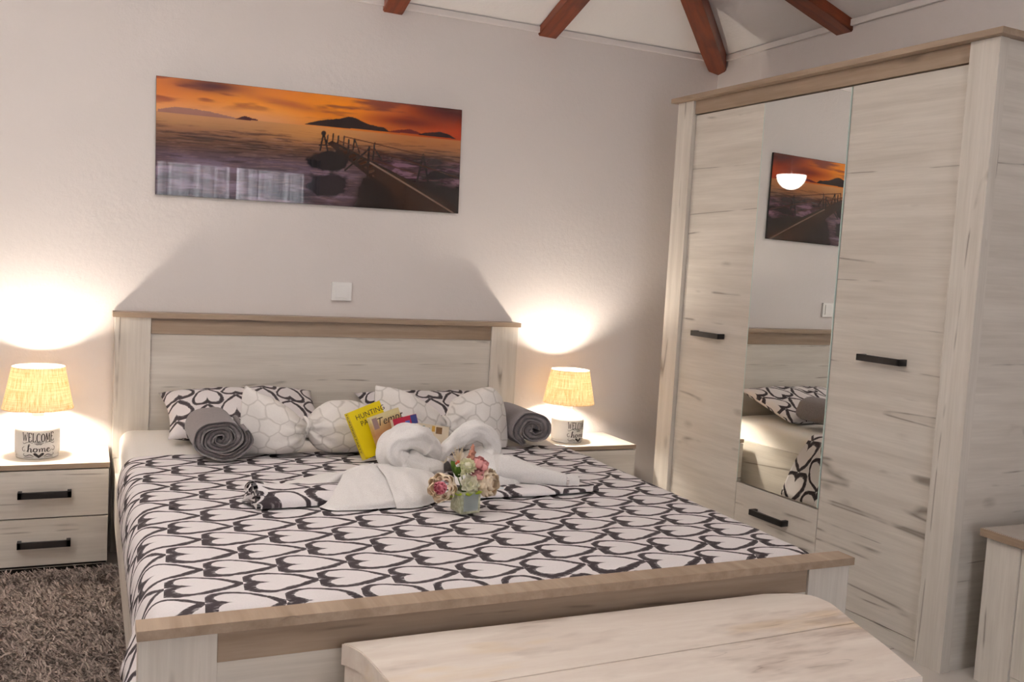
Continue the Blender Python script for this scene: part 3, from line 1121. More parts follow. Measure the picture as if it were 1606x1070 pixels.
def lamp(c, turn, label):
    t = thing('table_lamp', label, 'lamp', c, 'burlap shade lamps on the nightstands')
    x, y, z = c
    R = .077
    base = lathe('base', [(.0005, .0), (.068, .0), (.072, .002), (.0735, .006), (.071, .009), (.0725, .012), (R - .001, .02), (R, .04), (R, .098), (R - .001, .106), (R - .006, .113),
                          (.058, .124), (.040, .137), (.029, .145), (.023, .151), (.0215, .158), (.0215, .168), (.020, .172), (.0005, .173)], M_CERAMIC, t, c, 64)
    lathe('lamp_socket', [(.0005, .173), (.014, .173), (.014, .235), (.0005, .236)], M_PLASTIC, t, c, 20)
    lathe('bulb', [(.0005, .236), (.010, .238), (.014, .25)] + [(.024 * math.sin(a), .272 - .024 * math.cos(a)) for a in np.linspace(.7, math.pi - .01, 10)],
          mat_emit('warm_bulb', (1.0, .89, .76, 1), BULB) if 'warm_bulb' not in bpy.data.materials else bpy.data.materials['warm_bulb'], t, c, 20)
    rb, rtp, zb, zt = .1225, .0905, .183, .342
    prof = [(rb, zb), (rb + .0005, zb + .004)] + [(rb + (rtp - rb) * k, zb + (zt - zb) * k) for k in np.linspace(.05, .97, 9)] + [(rtp, zt)]
    sh = lathe('lamp_shade', prof, M_SHADE, t, c, 64, cap=False)
    so = sh.modifiers.new('thick', 'SOLIDIFY')
    so.thickness = .0012
    # wire spider that carries the shade
    bm = bmesh.new()
    for k in range(3):
        a = 2 * math.pi * k / 3 + .5
        d = Vector((math.cos(a), math.sin(a), 0))
        s = Vector((-d.y, d.x, 0))
        p0, p1 = Vector(c) + d * .013 + Vector((0, 0, .196)), Vector(c) + d * .1185 + Vector((0, 0, .196))
        q = [bm.verts.new(p + s * e + Vector((0, 0, f))) for p in (p0, p1) for e, f in ((-.001, -.001), (.001, -.001), (.001, .001), (-.001, .001))]
        for i in range(4):
            bm.faces.new((q[i], q[(i + 1) % 4], q[4 + (i + 1) % 4], q[4 + i]))
    bm_obj('shade_carrier', bm, M_PLASTIC, t)

    # hand lettering wrapped around the base
    def place(s, h):
        a = turn + s / R
        return (x + (R + .0007) * math.sin(a), y - (R + .0007) * math.cos(a), z + h)
    st = []
    H = .031
    adv = {'W': 1.12, 'E': .78, 'L': .72, 'C': .8, 'O': .84, 'M': 1.0}
    tot = sum(adv[k] for k in 'WELCOME')
    kx = .112 / tot
    xx = -.056
    for i, ch in enumerate('WELCOME'):
        arch = .004 * math.cos((xx + .056) / .112 * math.pi * 2) * .5
        for s in CAPS[ch]:
            st.append([(xx + p[0] * kx, .068 + arch + p[1] * H, (p[2] if len(p) > 2 else 1.0)) for p in s])
        xx += adv[ch] * kx
    for s in SCRIPT:
        st.append([(-.043 + p[0] * .034, .029 + p[1] * .021, p[2]) for p in s])
    # little banner with squiggles, side swashes and flourishes
    for dz, w in ((.0, .017), (.005, .013), (-.004, .011)):
        st.append([(-w, .0615 + dz, .5), (-w * .4, .0602 + dz, .9), (0, .0618 + dz, .9), (w * .5, .0602 + dz, .9), (w, .0618 + dz, .5)])
    for sg in (-1, 1):
        st.append([(sg * .020, .062, .5), (sg * .036, .066, .7), (sg * .052, .060, .7), (sg * .056, .066, .4)])
        st.append([(sg * .050, .050, .5), (sg * .058, .043, .8), (sg * .055, .033, .8), (sg * .048, .033, .6), (sg * .049, .039, .4)])
        st.append([(sg * .017, .012, .6), (sg * .030, .0185, 1.1), (sg * .046, .014, .9), (sg * .054, .019, .6), (sg * .050, .024, .4)])
        st.append([(sg * .018, .008, .4), (sg * .034, .010, .8), (sg * .052, .008, .5)])
    vs, fs = ribbon(st, place, .0026)
    # solid heart under the word
    ht = [(0, .006), (.008, .0115), (.0165, .018), (.0185, .0225), (.015, .0255), (.009, .0245), (.0035, .0195), (0, .0165)]
    ring = ht + [(-a, b) for a, b in ht[::-1][1:-1]]
    k0 = len(vs)
    vs.append(place(0, .012))
    for p in ring:
        vs.append(place(*p))
    for i in range(len(ring)):
        fs.append((k0, k0 + 1 + i, k0 + 1 + (i + 1) % len(ring)))
    bb = base_of(t)
    mesh_obj('lettering', vs, fs, M_INK, t, False, None, bb)
    return t


# ------------------------------------------------------------------ nightstands
def nightstand(x0, x1, label):
    yf = -.3274
    t = thing('nightstand', label, 'nightstand', ((x0 + x1) / 2, -.17, 0), 'two drawer nightstands beside the bed')
    bx('carcass', (x0 + .004, yf + .019, .03), (x1 - .004, -.008, .403), WOOD['z'], t)
    bx('top_slab', (x0, yf + .0006, .4035), (x1, -.006, .4225), WOOD['x'], t, .001)
    bx('edge_band', (x0 + .0005, yf - .0012, .4036), (x1 - .0005, yf + .0005, .4222), GREY['x'], t, 0)
    bx('gap_shade', (x0 + .006, yf + .016, .035), (x1 - .006, yf + .0185, .402), GAP, t, 0)  # dark sheet behind the drawer fronts, coloured as the shade in their gaps
    cx = (x0 + x1) / 2
    for z0, z1, hz in ((.2245, .3985, .315), (.046, .2195, .131)):
        d = bx('drawer', (x0 + .003, yf, z0), (x1 - .003, yf + .0155, z1), WOOD['x'], t, .001)
        handle(d, (cx, yf, hz), 'x', .176, (0, -1), .024, .034)
    bx('plinth', (x0 + .02, yf + .03, 0), (x1 - .02, -.02, .03), GAP, t, 0)


nightstand(-1.322, -.8895, 'nightstand with two black bar handles left of the bed')
nightstand(.918, 1.415, 'nightstand half hidden right of the bed, next to the wardrobe')
lamp((-1.139, -.168, .4228), .10, 'lit table lamp lettered WELCOME home on the left nightstand')
lamp((1.113, -.185, .4228), .30, 'lit table lamp lettered WELCOME home on the right nightstand, by the wardrobe')


# ------------------------------------------------------------------ light switch
def switch():
    c = (.043, 0, 1.0835)
    t = thing('light_switch', 'white square light switch on the wall above the headboard', 'switch', c)
    bx('frame', (c[0] - .045, -.012, c[2] - .041), (c[0] + .045, -.0006, c[2] + .041), M_PLASTIC, t, .004)
    bx('rocker', (c[0] - .0285, -.0165, c[2] - .0275), (c[0] + .0285, -.0122, c[2] + .0275), M_PLASTIC, t, .0015)


switch()


# ------------------------------------------------------------------ picture over the bed
def picture():
    hw, hh = .6534, .2348
    c = (-.0856, -.014, 1.6887)
    t = thing('wall_picture', 'glossy wide picture of a jetty at orange sunset above the bed', 'picture', c)
    t.rotation_euler = (0, -.0141, 0)
    g = Nodes('dark_glass_edge')
    g.set(lin(30, 34, 30), .15)
    me_bm = boxes_bm([((-hw, .0005, -hh), (hw, .0105, hh))], .0008)
    me = bpy.data.meshes.new('glass_panel')
    me_bm.to_mesh(me)
    me_bm.free()
    me.materials.append(g.mat)
    o = link(bpy.data.objects.new('glass_panel', me))
    o.parent = t
    # printed image: one colour per point of a fine grid
    nx, nz = 560, 202
    s = np.linspace(0, 1, nx + 1)[None, :].repeat(nz + 1, 0)
    tt = np.linspace(0, 1, nz + 1)[:, None].repeat(nx + 1, 1)
    top, bot = 60 + 162 * s, 643 + 97 * s
    X = 44 + 1502 * s
    Y = top + (1 - tt) * (bot - top)
    f = 1 - tt                                            # 0 top, 1 bottom
    img = np.zeros((nz + 1, nx + 1, 3))

    def vnoise(x, y, seed):
        """value noise on arrays"""
        rs = np.random.RandomState(seed)
        tab = rs.rand(256, 256)
        xi, yi = np.floor(x).astype(int), np.floor(y).astype(int)
        fx, fy = x - xi, y - yi
        fx, fy = fx * fx * (3 - 2 * fx), fy * fy * (3 - 2 * fy)
        a, b = tab[yi % 256, xi % 256], tab[yi % 256, (xi + 1) % 256]
        c_, d = tab[(yi + 1) % 256, xi % 256], tab[(yi + 1) % 256, (xi + 1) % 256]
        return (a * (1 - fx) + b * fx) * (1 - fy) + (c_ * (1 - fx) + d * fx) * fy

    def fbm(x, y, seed, o=4):
        r, amp, tot = 0, 1, 0
        for k in range(o):
            r = r + amp * vnoise(x * 2 ** k, y * 2 ** k, seed + k)
            tot += amp
            amp *= .5
        return r / tot

    def sm(a, b, x):
        q = np.clip((x - a) / (b - a), 0, 1)
        return q * q * (3 - 2 * q)

    def over(mask, col):
        m = np.clip(mask, 0, 1)[..., None]
        img[:] = img * (1 - m) + np.array(col, float) * m

    # sky
    img[:] = np.array((222, 132, 48))
    over(sm(.55, .2, s) * .6, (206, 130, 84))
    over(np.exp(-((s - .33) / .2) ** 2 - ((f - .17) / .14) ** 2), (240, 160, 52))
    over(sm(.10, .30, f) * sm(.62, .3, s), (232, 170, 116))
    over(np.exp(-((s - .55) / .11) ** 2 - ((f - .10) / .12) ** 2) * .9, (244, 158, 20))
    over(sm(.62, 1.0, s) * .85, (190, 62, 18))
    over(sm(.72, .95, s) * sm(.22, .0, f), (92, 24, 14))
    cl = fbm(s * 7 + 3, f * 16, 11)
    over(sm(.5, .72, cl) * sm(.30, .12, f) * (.75 - .3 * np.exp(-((s - .35) / .15) ** 2)), (122, 60, 52))
    over(np.exp(-((s - .16) / .09) ** 2 - ((f - .035) / .05) ** 2), (100, 58, 60))
    over(np.exp(-((s - .40) / .12) ** 2 - ((f - .12 - (s - .4) * .3) / .035) ** 2) * .6, (168, 92, 66))
    over(np.exp(-((s - .8) / .12) ** 2 - ((f - .17) / .05) ** 2) * .7, (110, 30, 16))
    # sea
    hz = .295
    sea = sm(hz - .004, hz + .004, f)
    over(sea, (206, 156, 112))
    d = (f - hz) / (1 - hz)
    st_ = fbm(s * 10, d * 60, 31)
    over(sea * sm(.03, .36, d) * .85, (120, 84, 70))
    over(sea * sm(.5, .75, st_) * sm(.06, .3, d) * sm(.6, .3, d), (74, 48, 44))
    over(sea * np.exp(-((s - .5) / .16) ** 2) * sm(.4, .05, d) * .7, (226, 160, 84))
    over(sea * sm(.6, .8, s) * sm(.3, .05, d) * .6, (204, 128, 66))
    fo = fbm(s * 13, d * 16, 51)
    over(sea * sm(.34, .52, d) * (.55 + .4 * fo), (128, 104, 128))
    over(sea * sm(.42, .7, d) * sm(.46, .7, fo) * sm(.75, .5, s), (176, 150, 172))
    over(sea * sm(.62, 1.0, d) * .8 * sm(.75, .3, fbm(s * 9, d * 9, 71)), (58, 42, 54))
    over(sea * sm(.66, .76, s) * sm(.25, .4, d), (104, 70, 84))
    over(sea * sm(.66, .76, s) * sm(.25, .4, d) * sm(.48, .62, fbm(s * 26, d * 22, 91)), (176, 132, 156))
    over(sea * sm(.62, .75, s) * sm(.4, .6, fbm(s * 9, d * 20, 95)) * sm(.2, .3, d) * .7, (52, 30, 34))
    # wave streaks running slightly downhill to the right
    wv1 = fbm(s * 16 - f * 3, f * 90 + s * 6, 131, 5)
    over(sea * sm(.56, .74, wv1) * sm(.04, .2, d) * .45, (58, 36, 36))
    over(sea * sm(.54, .72, fbm(s * 22, f * 110 + s * 9, 151, 4)) * sm(.1, .3, d) * .35, (206, 168, 160))
    # hills and islands
    def hill(pts, base, col, k=1.0):
        xs = [p[0] for p in pts]
        ys = [p[1] for p in pts]
        h = np.interp(X, xs, ys, left=9999, right=9999)
        h = h + 4 * (fbm(X / 22, X * 0, 5) - .5)
        over(((Y > h) & (Y < base(X)) & (X > xs[0]) & (X < xs[-1])).astype(float) * k, col)
    bl = lambda x: 233 + (x - 50) * .092 + 2
    hill([(50, 222), (130, 210), (260, 228), (400, 262)], bl, (148, 112, 116), .7)
    hill([(398, 266), (440, 251), (470, 262), (502, 270)], bl, (92, 40, 48))
    hill([(724, 290), (760, 280), (830, 268), (900, 262), (945, 251), (985, 262), (1040, 288), (1090, 300), (1130, 308), (1153, 328)], lambda x: 292 + (x - 724) * .085, (44, 22, 20))
    hill([(1150, 326), (1200, 320), (1262, 314), (1310, 330), (1330, 340)], lambda x: 328 + (x - 1150) * .09, (122, 34, 26))
    hill([(1310, 342), (1350, 332), (1430, 330), (1480, 344), (1520, 366)], lambda x: 343 + (x - 1310) * .11, (56, 18, 18))
    # dark shore, rocks, jetty
    dist = lambda px, py, qx, qy: np.hypot(X - np.clip(((X - px) * (qx - px) + (Y - py) * (qy - py)) / ((qx - px) ** 2 + (qy - py) ** 2), 0, 1) * (qx - px) - px,
                                           Y - np.clip(((X - px) * (qx - px) + (Y - py) * (qy - py)) / ((qx - px) ** 2 + (qy - py) ** 2), 0, 1) * (qy - py) - py)
    rn = fbm(X / 40, Y / 30, 61)
    over(sm(1.15, .85, np.hypot((X - 845) / 105, (Y - 476) / 46) + .5 * (rn - .5)), (34, 24, 30))
    over(sm(1.1, .8, np.hypot((X - 850) / 110, (Y - 590) / 62) + .7 * (rn - .5)) * .85, (40, 30, 38))
    over(sm(1.1, .85, np.hypot((X - 1425) / 55, (Y - 545) / 24) + .4 * (rn - .5)), (44, 28, 34))
    shore = sm(0, 60, (X - 960) - (690 - Y) * .25) * sm(0, 50, Y - (520 + (X - 1000) * .12))
    over(shore, (40, 24, 22))

    def poly(pts, col, k=1.0):
        n = len(pts)
        ins = np.zeros(X.shape, bool)
        for i in range(n):
            (ax, ay), (bx_, by) = pts[i], pts[(i + 1) % n]
            cnd = ((ay > Y) != (by > Y)) & (X < (bx_ - ax) * (Y - ay) / (by - ay + 1e-9) + ax)
            ins ^= cnd
        over(ins * k, col)
    poly([(838, 385), (862, 372), (905, 392), (1060, 470), (1250, 560), (1530, 692), (1530, 745), (1250, 745), (1130, 610), (960, 480)], (62, 34, 20))
    plank = sm(.4, .8, np.abs(np.sin((X * .35 + Y * 1.0) * .11)))
    poly([(880, 390), (1060, 480), (1250, 575), (1530, 715), (1530, 745), (1300, 745), (1160, 610), (960, 470)], (98, 58, 34), (.45 + .3 * plank))

    def ln(a, b, w, col):
        over(sm(w + 2.0, w - .2, dist(*a, *b)), col)
    dk = (40, 24, 22)
    for a, b, w in (((1053, 405), (1047, 552), 4), ((895, 350), (886, 452), 3), ((947, 368), (946, 456), 3), ((1081, 384), (1073, 472), 3), ((1341, 444), (1309, 586), 4), ((1341, 444), (1374, 586), 4),
                    ((976, 363), (970, 420), 2.5), ((976, 363), (1004, 432), 2), ((924, 350), (921, 395), 2), ((868, 338), (866, 372), 2), ((1324, 520), (1364, 520), 2.5), ((1080, 410), (1122, 472), 2),
                    ((1056, 410), (932, 520), 3.5), ((884, 425), (1045, 520), 2.5), ((820, 330), (805, 420), 3), ((820, 330), (842, 425), 3), ((800, 395), (850, 395), 2), ((842, 345), (836, 392), 2.5)):
        ln(a, b, w, dk)
    over(sm(14, 9, np.hypot(X - 820, Y - 335)), dk)
    for a, b in (((925, 352), (1341, 446)), ((1341, 446), (1542, 485)), ((1058, 412), (1342, 500)), ((1342, 500), (1540, 562)), ((896, 372), (1058, 430)), ((1075, 470), (1310, 540))):
        ln(a, b, 1.6, (112, 70, 52))
    ln((1060, 482), (1525, 742), 3.0, (176, 150, 136))
    img = np.clip(img, 0, 255) / 255.0
    img = img * (1 - .16 * sm(.36, .62, f) - .06 * sm(.6, .9, s))[..., None]
    img = .62 * img + .38 * img ** 1.5
    img = np.clip(img * (.93 + .10 * sm(.36, .2, f)[..., None]), 0, 1)
    linr = np.where(img <= .04045, img / 12.92, ((img + .055) / 1.055) ** 2.4)
    rgba = np.ones(((nz + 1) * (nx + 1), 4), np.float32)
    rgba[:, :3] = linr.reshape(-1, 3)
    vx = (-hw + .001 + s * (2 * hw - .002)).ravel()
    vz = (-hh + .001 + tt * (2 * hh - .002)).ravel()
    co_ = np.stack([vx, np.zeros_like(vx) - .0002, vz], 1).astype(np.float32)
    ii = (np.arange(nz)[:, None] * (nx + 1) + np.arange(nx)[None, :]).ravel()
    q = np.stack([ii, ii + 1, ii + nx + 2, ii + nx + 1], 1).astype(np.int32)
    me = bpy.data.meshes.new('print')
    me.vertices.add(len(co_))
    me.vertices.foreach_set('co', co_.ravel())
    me.loops.add(q.size)
    me.loops.foreach_set('vertex_index', q.ravel())
    me.polygons.add(len(q))
    me.polygons.foreach_set('loop_start', (np.arange(len(q)) * 4).astype(np.int32))
    me.update(calc_edges=True)
    at = me.attributes.new('print', 'FLOAT_COLOR', 'POINT')
    at.data.foreach_set('color', rgba.ravel())
    me.materials.append(mat_attr('glossy_print', 'print', .5, .0, 1.0))
    o = link(bpy.data.objects.new('print', me))
    o.parent = t


picture()


# ------------------------------------------------------------------ books
def text_mesh(name, body, size, mat, parent, M, shear=0.0, align='CENTER'):
    cu = bpy.data.curves.new(name, 'FONT')
    cu.body = body
    cu.size = size
    cu.shear = shear
    cu.align_x = align
    cu.align_y = 'CENTER'
    cu.resolution_u = 2
    tmp = bpy.data.objects.new(name, cu)
    me = bpy.data.meshes.new_from_object(tmp)
    bpy.data.objects.remove(tmp)
    bpy.data.curves.remove(cu)
    me.materials.clear()
    me.materials.append(mat)
    o = link(bpy.data.objects.new(name, me))
    o.parent = parent
    o.matrix_local = M
    return o


M_PAGES = plain('book_pages', lin(226, 214, 190), .9)
# frame on a cover: text x -> book x, text y -> book z, text normal -> -y (towards the room)
FRONT = Matrix(((1, 0, 0, 0), (0, 0, -1, 0), (0, 1, 0, 0), (0, 0, 0, 1)))
# on the spine (faces -x): reading downwards
SPINE = Matrix(((0, 0, -1, 0), (0, -1, 0, 0), (-1, 0, 0, 0), (0, 0, 0, 1)))


def book(corner, w, h, th, inpl, lean, yw, mats, label):
    """paperback standing on its lower left corner; mats: (cover, spine)"""
    t = thing('book', label, 'book', corner, 'books leaning behind the swans')
    corner = (corner[0], corner[1], corner[2] - th * math.sin(lean))
    t.matrix_world = pose(corner, lean, inpl, yw)
    def part(name, lo, hi, m, bev=.0006):
        return bm_obj_local(name, boxes_bm([(lo, hi)], bev), m, t)
    part('front_cover', (0, -.0012, 0), (w, 0, h), mats[0], 0)
    part('back_cover', (0, th, 0), (w, th + .0012, h), mats[0], 0)
    part('spine', (-.0013, -.0012, 0), (0, th + .0012, h), mats[1], 0)
    part('page_block', (.0005, .0002, .002), (w - .002, th - .0002, h - .002), M_PAGES, 0)
    return t, part


def bm_obj_local(name, bm, mat, parent):
    bmesh.ops.recalc_face_normals(bm, faces=bm.faces[:])
    me = bpy.data.meshes.new(name)
    bm.to_mesh(me)
    bm.free()
    me.materials.append(mat)
    o = link(bpy.data.objects.new(name, me))
    o.parent = parent
    return o


def mat_grad(name, stops):
    """cover printed in bands from bottom to top (object z in metres)"""
    g = Nodes(name)
    s = g.n('ShaderNodeSeparateXYZ')
    g.put(s.inputs[0], g.obj())
    r = g.n('ShaderNodeValToRGB')
    g.put(r.inputs[0], g.m('MULTIPLY', s.outputs[2], 5.0))
    e = r.color_ramp.elements
    e[0].position, e[0].color = stops[0]
    e[1].position, e[1].color = stops[-1]
    for p, c in stops[1:-1]:
        k = e.new(p)
        k.color = c
    n = g.noise(g.obj(), 60, 3)
    g.set(g.mix(g.rng(n, .3, .7, 0, .08), r.outputs[0], lin(90, 70, 50)), .4)
    return g.mat


M_YEL = plain('yellow_cover', lin(236, 212, 10), .4, 0, .4, .03)
M_RED = plain('crimson_cover', lin(178, 34, 62), .4, 0, .4, .05)
M_CREAM = plain('cream_cover', lin(228, 214, 190), .5, 0, .3, .04)
M_BEI = mat_grad('beige_cover', [(0, lin(206, 170, 136)), (.36, lin(202, 160, 118)), (.5, lin(196, 142, 92)), (.66, lin(206, 170, 116)), (.76, lin(226, 212, 160)), (1, lin(228, 210, 168))])
M_BLUE = plain('blue_print', lin(82, 104, 182), .5)
M_DKTXT = plain('dark_print', lin(52, 40, 34), .6)
M_REDTXT = plain('red_print', lin(178, 28, 44), .5)
M_TEAL = plain('teal_print', lin(52, 122, 150), .5)
M_BRN = plain('brown_print', lin(112, 80, 44), .5)

Z0 = .5205
b1, p1 = book((-.072, -.915, Z0), .128, .176, .034, -.33, -.28, .12, (M_YEL, M_YEL), 'yellow paperback with black spine lettering, leftmost of the leaning books')
text_mesh('cover_lettering', 'HUNTING', .026, M_DKTXT, b1, Matrix.Translation((.018, -.0016, .148)) @ FRONT, 0, 'LEFT')
text_mesh('cover_lettering', 'PARTY', .026, M_DKTXT, b1, Matrix.Translation((.028, -.0016, .122)) @ FRONT, 0, 'LEFT')
text_mesh('spine_lettering', 'HUNTING PARTY', .019, M_DKTXT, b1, Matrix.Translation((-.0017, .018, .098)) @ SPINE)
b2, p2 = book((-.018, -.955, Z0), .118, .166, .022, -.27, -.27, .16, (M_BEI, M_BEI), 'beige and orange paperback leaning on the yellow one')
text_mesh('cover_lettering', 'Tempt', .040, M_DKTXT, b2, Matrix.Translation((.070, -.0016, .138)) @ FRONT, .3)
p2('cover_picture', (.004, -.0018, .118), (.024, -.0013, .158), plain('mauve_print', lin(156, 128, 124), .5), 0)
p2('flap', (.001, -.0020, .001), (.06, -.0013, .066), plain('tan_print', lin(214, 178, 148), .5), 0)
b3, p3 = book((.040, -.985, Z0), .095, .160, .016, -.18, -.26, .14, (M_RED, M_CREAM), 'crimson paperback between the beige and the cream books')
p3('cover_picture', (.046, -.0018, .118), (.064, -.0013, .144), M_BLUE, 0)
p3('cover_picture', (.070, -.0018, .112), (.094, -.0013, .159), plain('navy_print', lin(52, 62, 128), .5), 0)
b4, p4 = book((.075, -1.015, Z0), .122, .150, .016, .16, -.26, .12, (M_CREAM, M_CREAM), 'cream paperback behind the left swan, rightmost of the leaning books')
text_mesh('cover_lettering', 'Fun', .022, M_TEAL, b4, Matrix.Translation((.032, -.0016, .134)) @ FRONT)
p4('cover_picture', (.054, -.0018, .126), (.066, -.0013, .146), plain('ochre_print', lin(214, 168, 72), .5), 0)
p4('cover_picture', (.070, -.0018, .120), (.094, -.0013, .144), M_BRN, 0)


# ------------------------------------------------------------------ heart-printed cloth under the swans
def folded_cloth():
    t = thing('folded_cloth', 'heart printed cloth with a pleated end lying under the towel swans', 'cloth', (-.1, -1.36, .5175))
    z = .5175

    def f(a, b):
        # flattened roll from the pleated tip on the left to the loose end on the right
        x = -.535 + 1.10 * a
        yc = -1.360 - .040 * a + .015 * math.sin(a * 6)
        hw = .082 + .015 * math.sin(a * 5 + 1) - .03 * max(0, (a - .8) / .2)
        hw *= .93 + .07 * a
        h = .028 * (1 - a) ** 1.2 + .014
        tip = max(0, 1 - a / .05)
        ph = math.pi * b
        pl = (1 + .28 * tip * math.sin(b * 46))
        zz = z + .0008 + h * pl * math.sin(ph) ** .6 * (1 + .15 * noise.noise(Vector((x * 12, b * 5, 0))))
        y = yc - hw * math.cos(ph)
        xx = x + tip * .012 * math.sin(b * 46 + 1)
        return (xx, y, zz, x * 1.0, y * 1.3)
    surf('roll', 90, 60, f, M_HEARTC, t)

    def e(a, b):
        # gathered pleats closing the left end
        r = b
        ph = math.pi * a
        h = .042
        pl = 1 + .2 * math.sin(a * 44)
        return (-.535 - .018 * (1 - r) * (1 + .6 * math.sin(a * 44)), -1.360 - .0946 * .93 * r * math.cos(ph), z + .0008 + h * r * pl * math.sin(ph) ** .6, a * .3, r * .12)
    surf('pleated_end', 90, 8, e, M_HEARTC, t)
    M_PALE = mat_cloth('pale_blue_lining', lin(196, 204, 208), lin(214, 220, 222), 220, .3)

    def g(a, b):
        x = .20 + .25 * a
        ph = math.pi * b
        return (x, -1.40 - .06 * math.cos(ph) + .02 * a, z + .0008 + (.022 - .012 * a) * math.sin(ph) ** .5)
    surf('lining', 20, 14, g, M_PALE, t)


folded_cloth()


# ------------------------------------------------------------------ towel swans
def loft(name, curves, mat, parent, nu=40, nv=10, wr=.006, seed=0):
    rows = []
    for c in curves:
        s = crom(c, 8)
        idx = np.linspace(0, len(s) - 1, nu + 1)
        rows.append([s[int(round(i))] for i in idx])
    cols = []
    for i in range(nu + 1):
        cols.append(crom([r[i] for r in rows], nv))
    n = len(cols[0])

    def f(a, b):
        i, j = int(round(a * nu)), int(round(b * (n - 1)))
        p = cols[i][j]
        k = math.sin(math.pi * b) ** .5 if 0 < b < 1 else 0
        w = wr * (noise.noise(Vector((p[0] * 16, p[1] * 7, p[2] * 9 + seed))) + .5 * noise.noise(Vector((p[0] * 40, p[1] * 18, seed + 5.0))))
        return (p[0], p[1] - w * .4 * k, max(p[2] + w * k, .5186))
    return surf(name, nu, n - 1, f, mat, parent)


def swans():
    z = .5188
    t = thing('towel_swan', 'left white towel folded into a swan, wing spread to the left', 'towel', (-.1, -1.32, z), 'white towel swans making a heart')
    y = -1.27
    neck = [(.060, y - .01, .562), (.030, y - .02, .572), (-.016, y - .015, .584), (-.058, y, .598), (-.087, y, .628), (-.084, y, .657), (-.052, y, .674), (-.012, y, .668), (.021, y + .01, .645), (.047, y + .005, .620), (.066, y, .592)]
    tube('neck', neck, [.030, .039, .045, .046, .047, .044, .043, .046, .044, .034, .012], M_TOWEL, t, 12, 44, .26, 1.05, (0, 1, 0), 24)
    loft('body', [
        [(-.362, -1.462, z), (-.331, -1.506, z), (-.255, -1.517, z), (-.187, -1.515, z), (-.12, -1.505, z), (-.05, -1.47, z), (.03, -1.42, z)],
        [(-.338, -1.455, z + .012), (-.31, -1.49, z + .016), (-.25, -1.500, z + .020), (-.185, -1.50, z + .024), (-.12, -1.49, z + .026), (-.05, -1.455, z + .026), (.04, -1.41, z + .022)],
        [(-.285, -1.37, .562), (-.262, -1.39, .566), (-.22, -1.395, .572), (-.165, -1.395, .575), (-.115, -1.39, .575), (-.05, -1.37, .57), (.05, -1.35, .558)],
        [(-.252, -1.29, .574), (-.225, -1.295, .584), (-.19, -1.295, .592), (-.157, -1.295, .594), (-.11, -1.29, .588), (-.05, -1.28, .58), (.05, -1.27, .57)],
        [(-.235, -1.22, .555), (-.21, -1.20, .56), (-.18, -1.19, .565), (-.15, -1.19, .565), (-.10, -1.19, .56), (-.05, -1.19, .555), (.05, -1.20, .55)],
        [(-.22, -1.18, z), (-.20, -1.15, z), (-.17, -1.14, z), (-.14, -1.14, z), (-.10, -1.14, z), (-.05, -1.14, z), (.05, -1.16, z)]], M_TOWEL, t, 48, 7, .006, 1)
    loft('fold', [
        [(-.150, -1.523, z), (-.115, -1.530, z), (-.075, -1.522, z), (-.03, -1.49, z), (.005, -1.455, z)],
        [(-.155, -1.50, z + .030), (-.118, -1.512, z + .034), (-.075, -1.503, z + .036), (-.03, -1.47, z + .034), (.01, -1.44, z + .03)],
        [(-.150, -1.40, .5855), (-.115, -1.405, .588), (-.07, -1.40, .588), (-.02, -1.38, .582), (.02, -1.37, .572)],
        [(-.158, -1.30, .602), (-.12, -1.295, .600), (-.075, -1.29, .594), (-.03, -1.28, .586), (.02, -1.27, .578)]], M_TOWEL, t, 30, 7, .007, 4)
    tube('wing', [(-.150, -1.27, .575), (-.205, -1.275, .571), (-.25, -1.285, .560), (-.293, -1.30, .547), (-.341, -1.30, .533), (-.392, -1.275, .532), (-.440, -1.235, .530)],
         [.022, .020, .017, .017, .0165, .0135, .004], M_TOWEL, t, 8, 18, .22, 1.0, (0, 1, 0), 20)
    loft('wing_flap', [
        [(-.19, -1.285, .585), (-.24, -1.295, .572), (-.30, -1.30, .556), (-.36, -1.29, .54), (-.43, -1.235, .532)],
        [(-.19, -1.23, .572), (-.25, -1.22, .560), (-.31, -1.21, .550), (-.37, -1.21, .540), (-.43, -1.215, .530)],
        [(-.20, -1.17, .550), (-.25, -1.15, .545), (-.32, -1.15, .535), (-.38, -1.17, .530), (-.425, -1.20, .526)]], M_TOWEL, t, 30, 7, .005, 9)

    t = thing('towel_swan', 'right white towel folded into a swan, rolled wing pointing right', 'towel', (.25, -1.30, z), 'white towel swans making a heart')
    y = -1.27
    neck = [(.073, y, .598), (.084, y, .627), (.108, y, .652), (.142, y, .678), (.183, y, .694), (.222, y + .005, .684), (.250, y + .01, .658), (.258, y + .01, .626), (.243, y, .598), (.225, y - .01, .570)]
    tube('neck', neck, [.010, .019, .024, .028, .029, .029, .028, .030, .034, .036], M_TOWEL, t, 12, 40, .26, 1.05, (0, 1, 0), 26)
    loft('body', [
        [(.09, -1.385, z), (.15, -1.405, z), (.22, -1.405, z), (.29, -1.39, z), (.34, -1.36, z)],
        [(.09, -1.37, .545), (.15, -1.395, .552), (.22, -1.395, .556), (.29, -1.38, .554), (.345, -1.35, .546)],
        [(.10, -1.32, .570), (.16, -1.335, .592), (.22, -1.335, .604), (.29, -1.325, .596), (.345, -1.31, .572)],
        [(.11, -1.25, .585), (.16, -1.245, .612), (.22, -1.24, .632), (.285, -1.24, .616), (.345, -1.25, .582)],
        [(.12, -1.17, .560), (.16, -1.16, .58), (.22, -1.15, .59), (.28, -1.16, .58), (.34, -1.19, .560)],
        [(.12, -1.12, z), (.16, -1.10, z), (.22, -1.10, z), (.28, -1.11, z), (.34, -1.14, z)]], M_TOWEL, t, 34, 7, .008, 21)
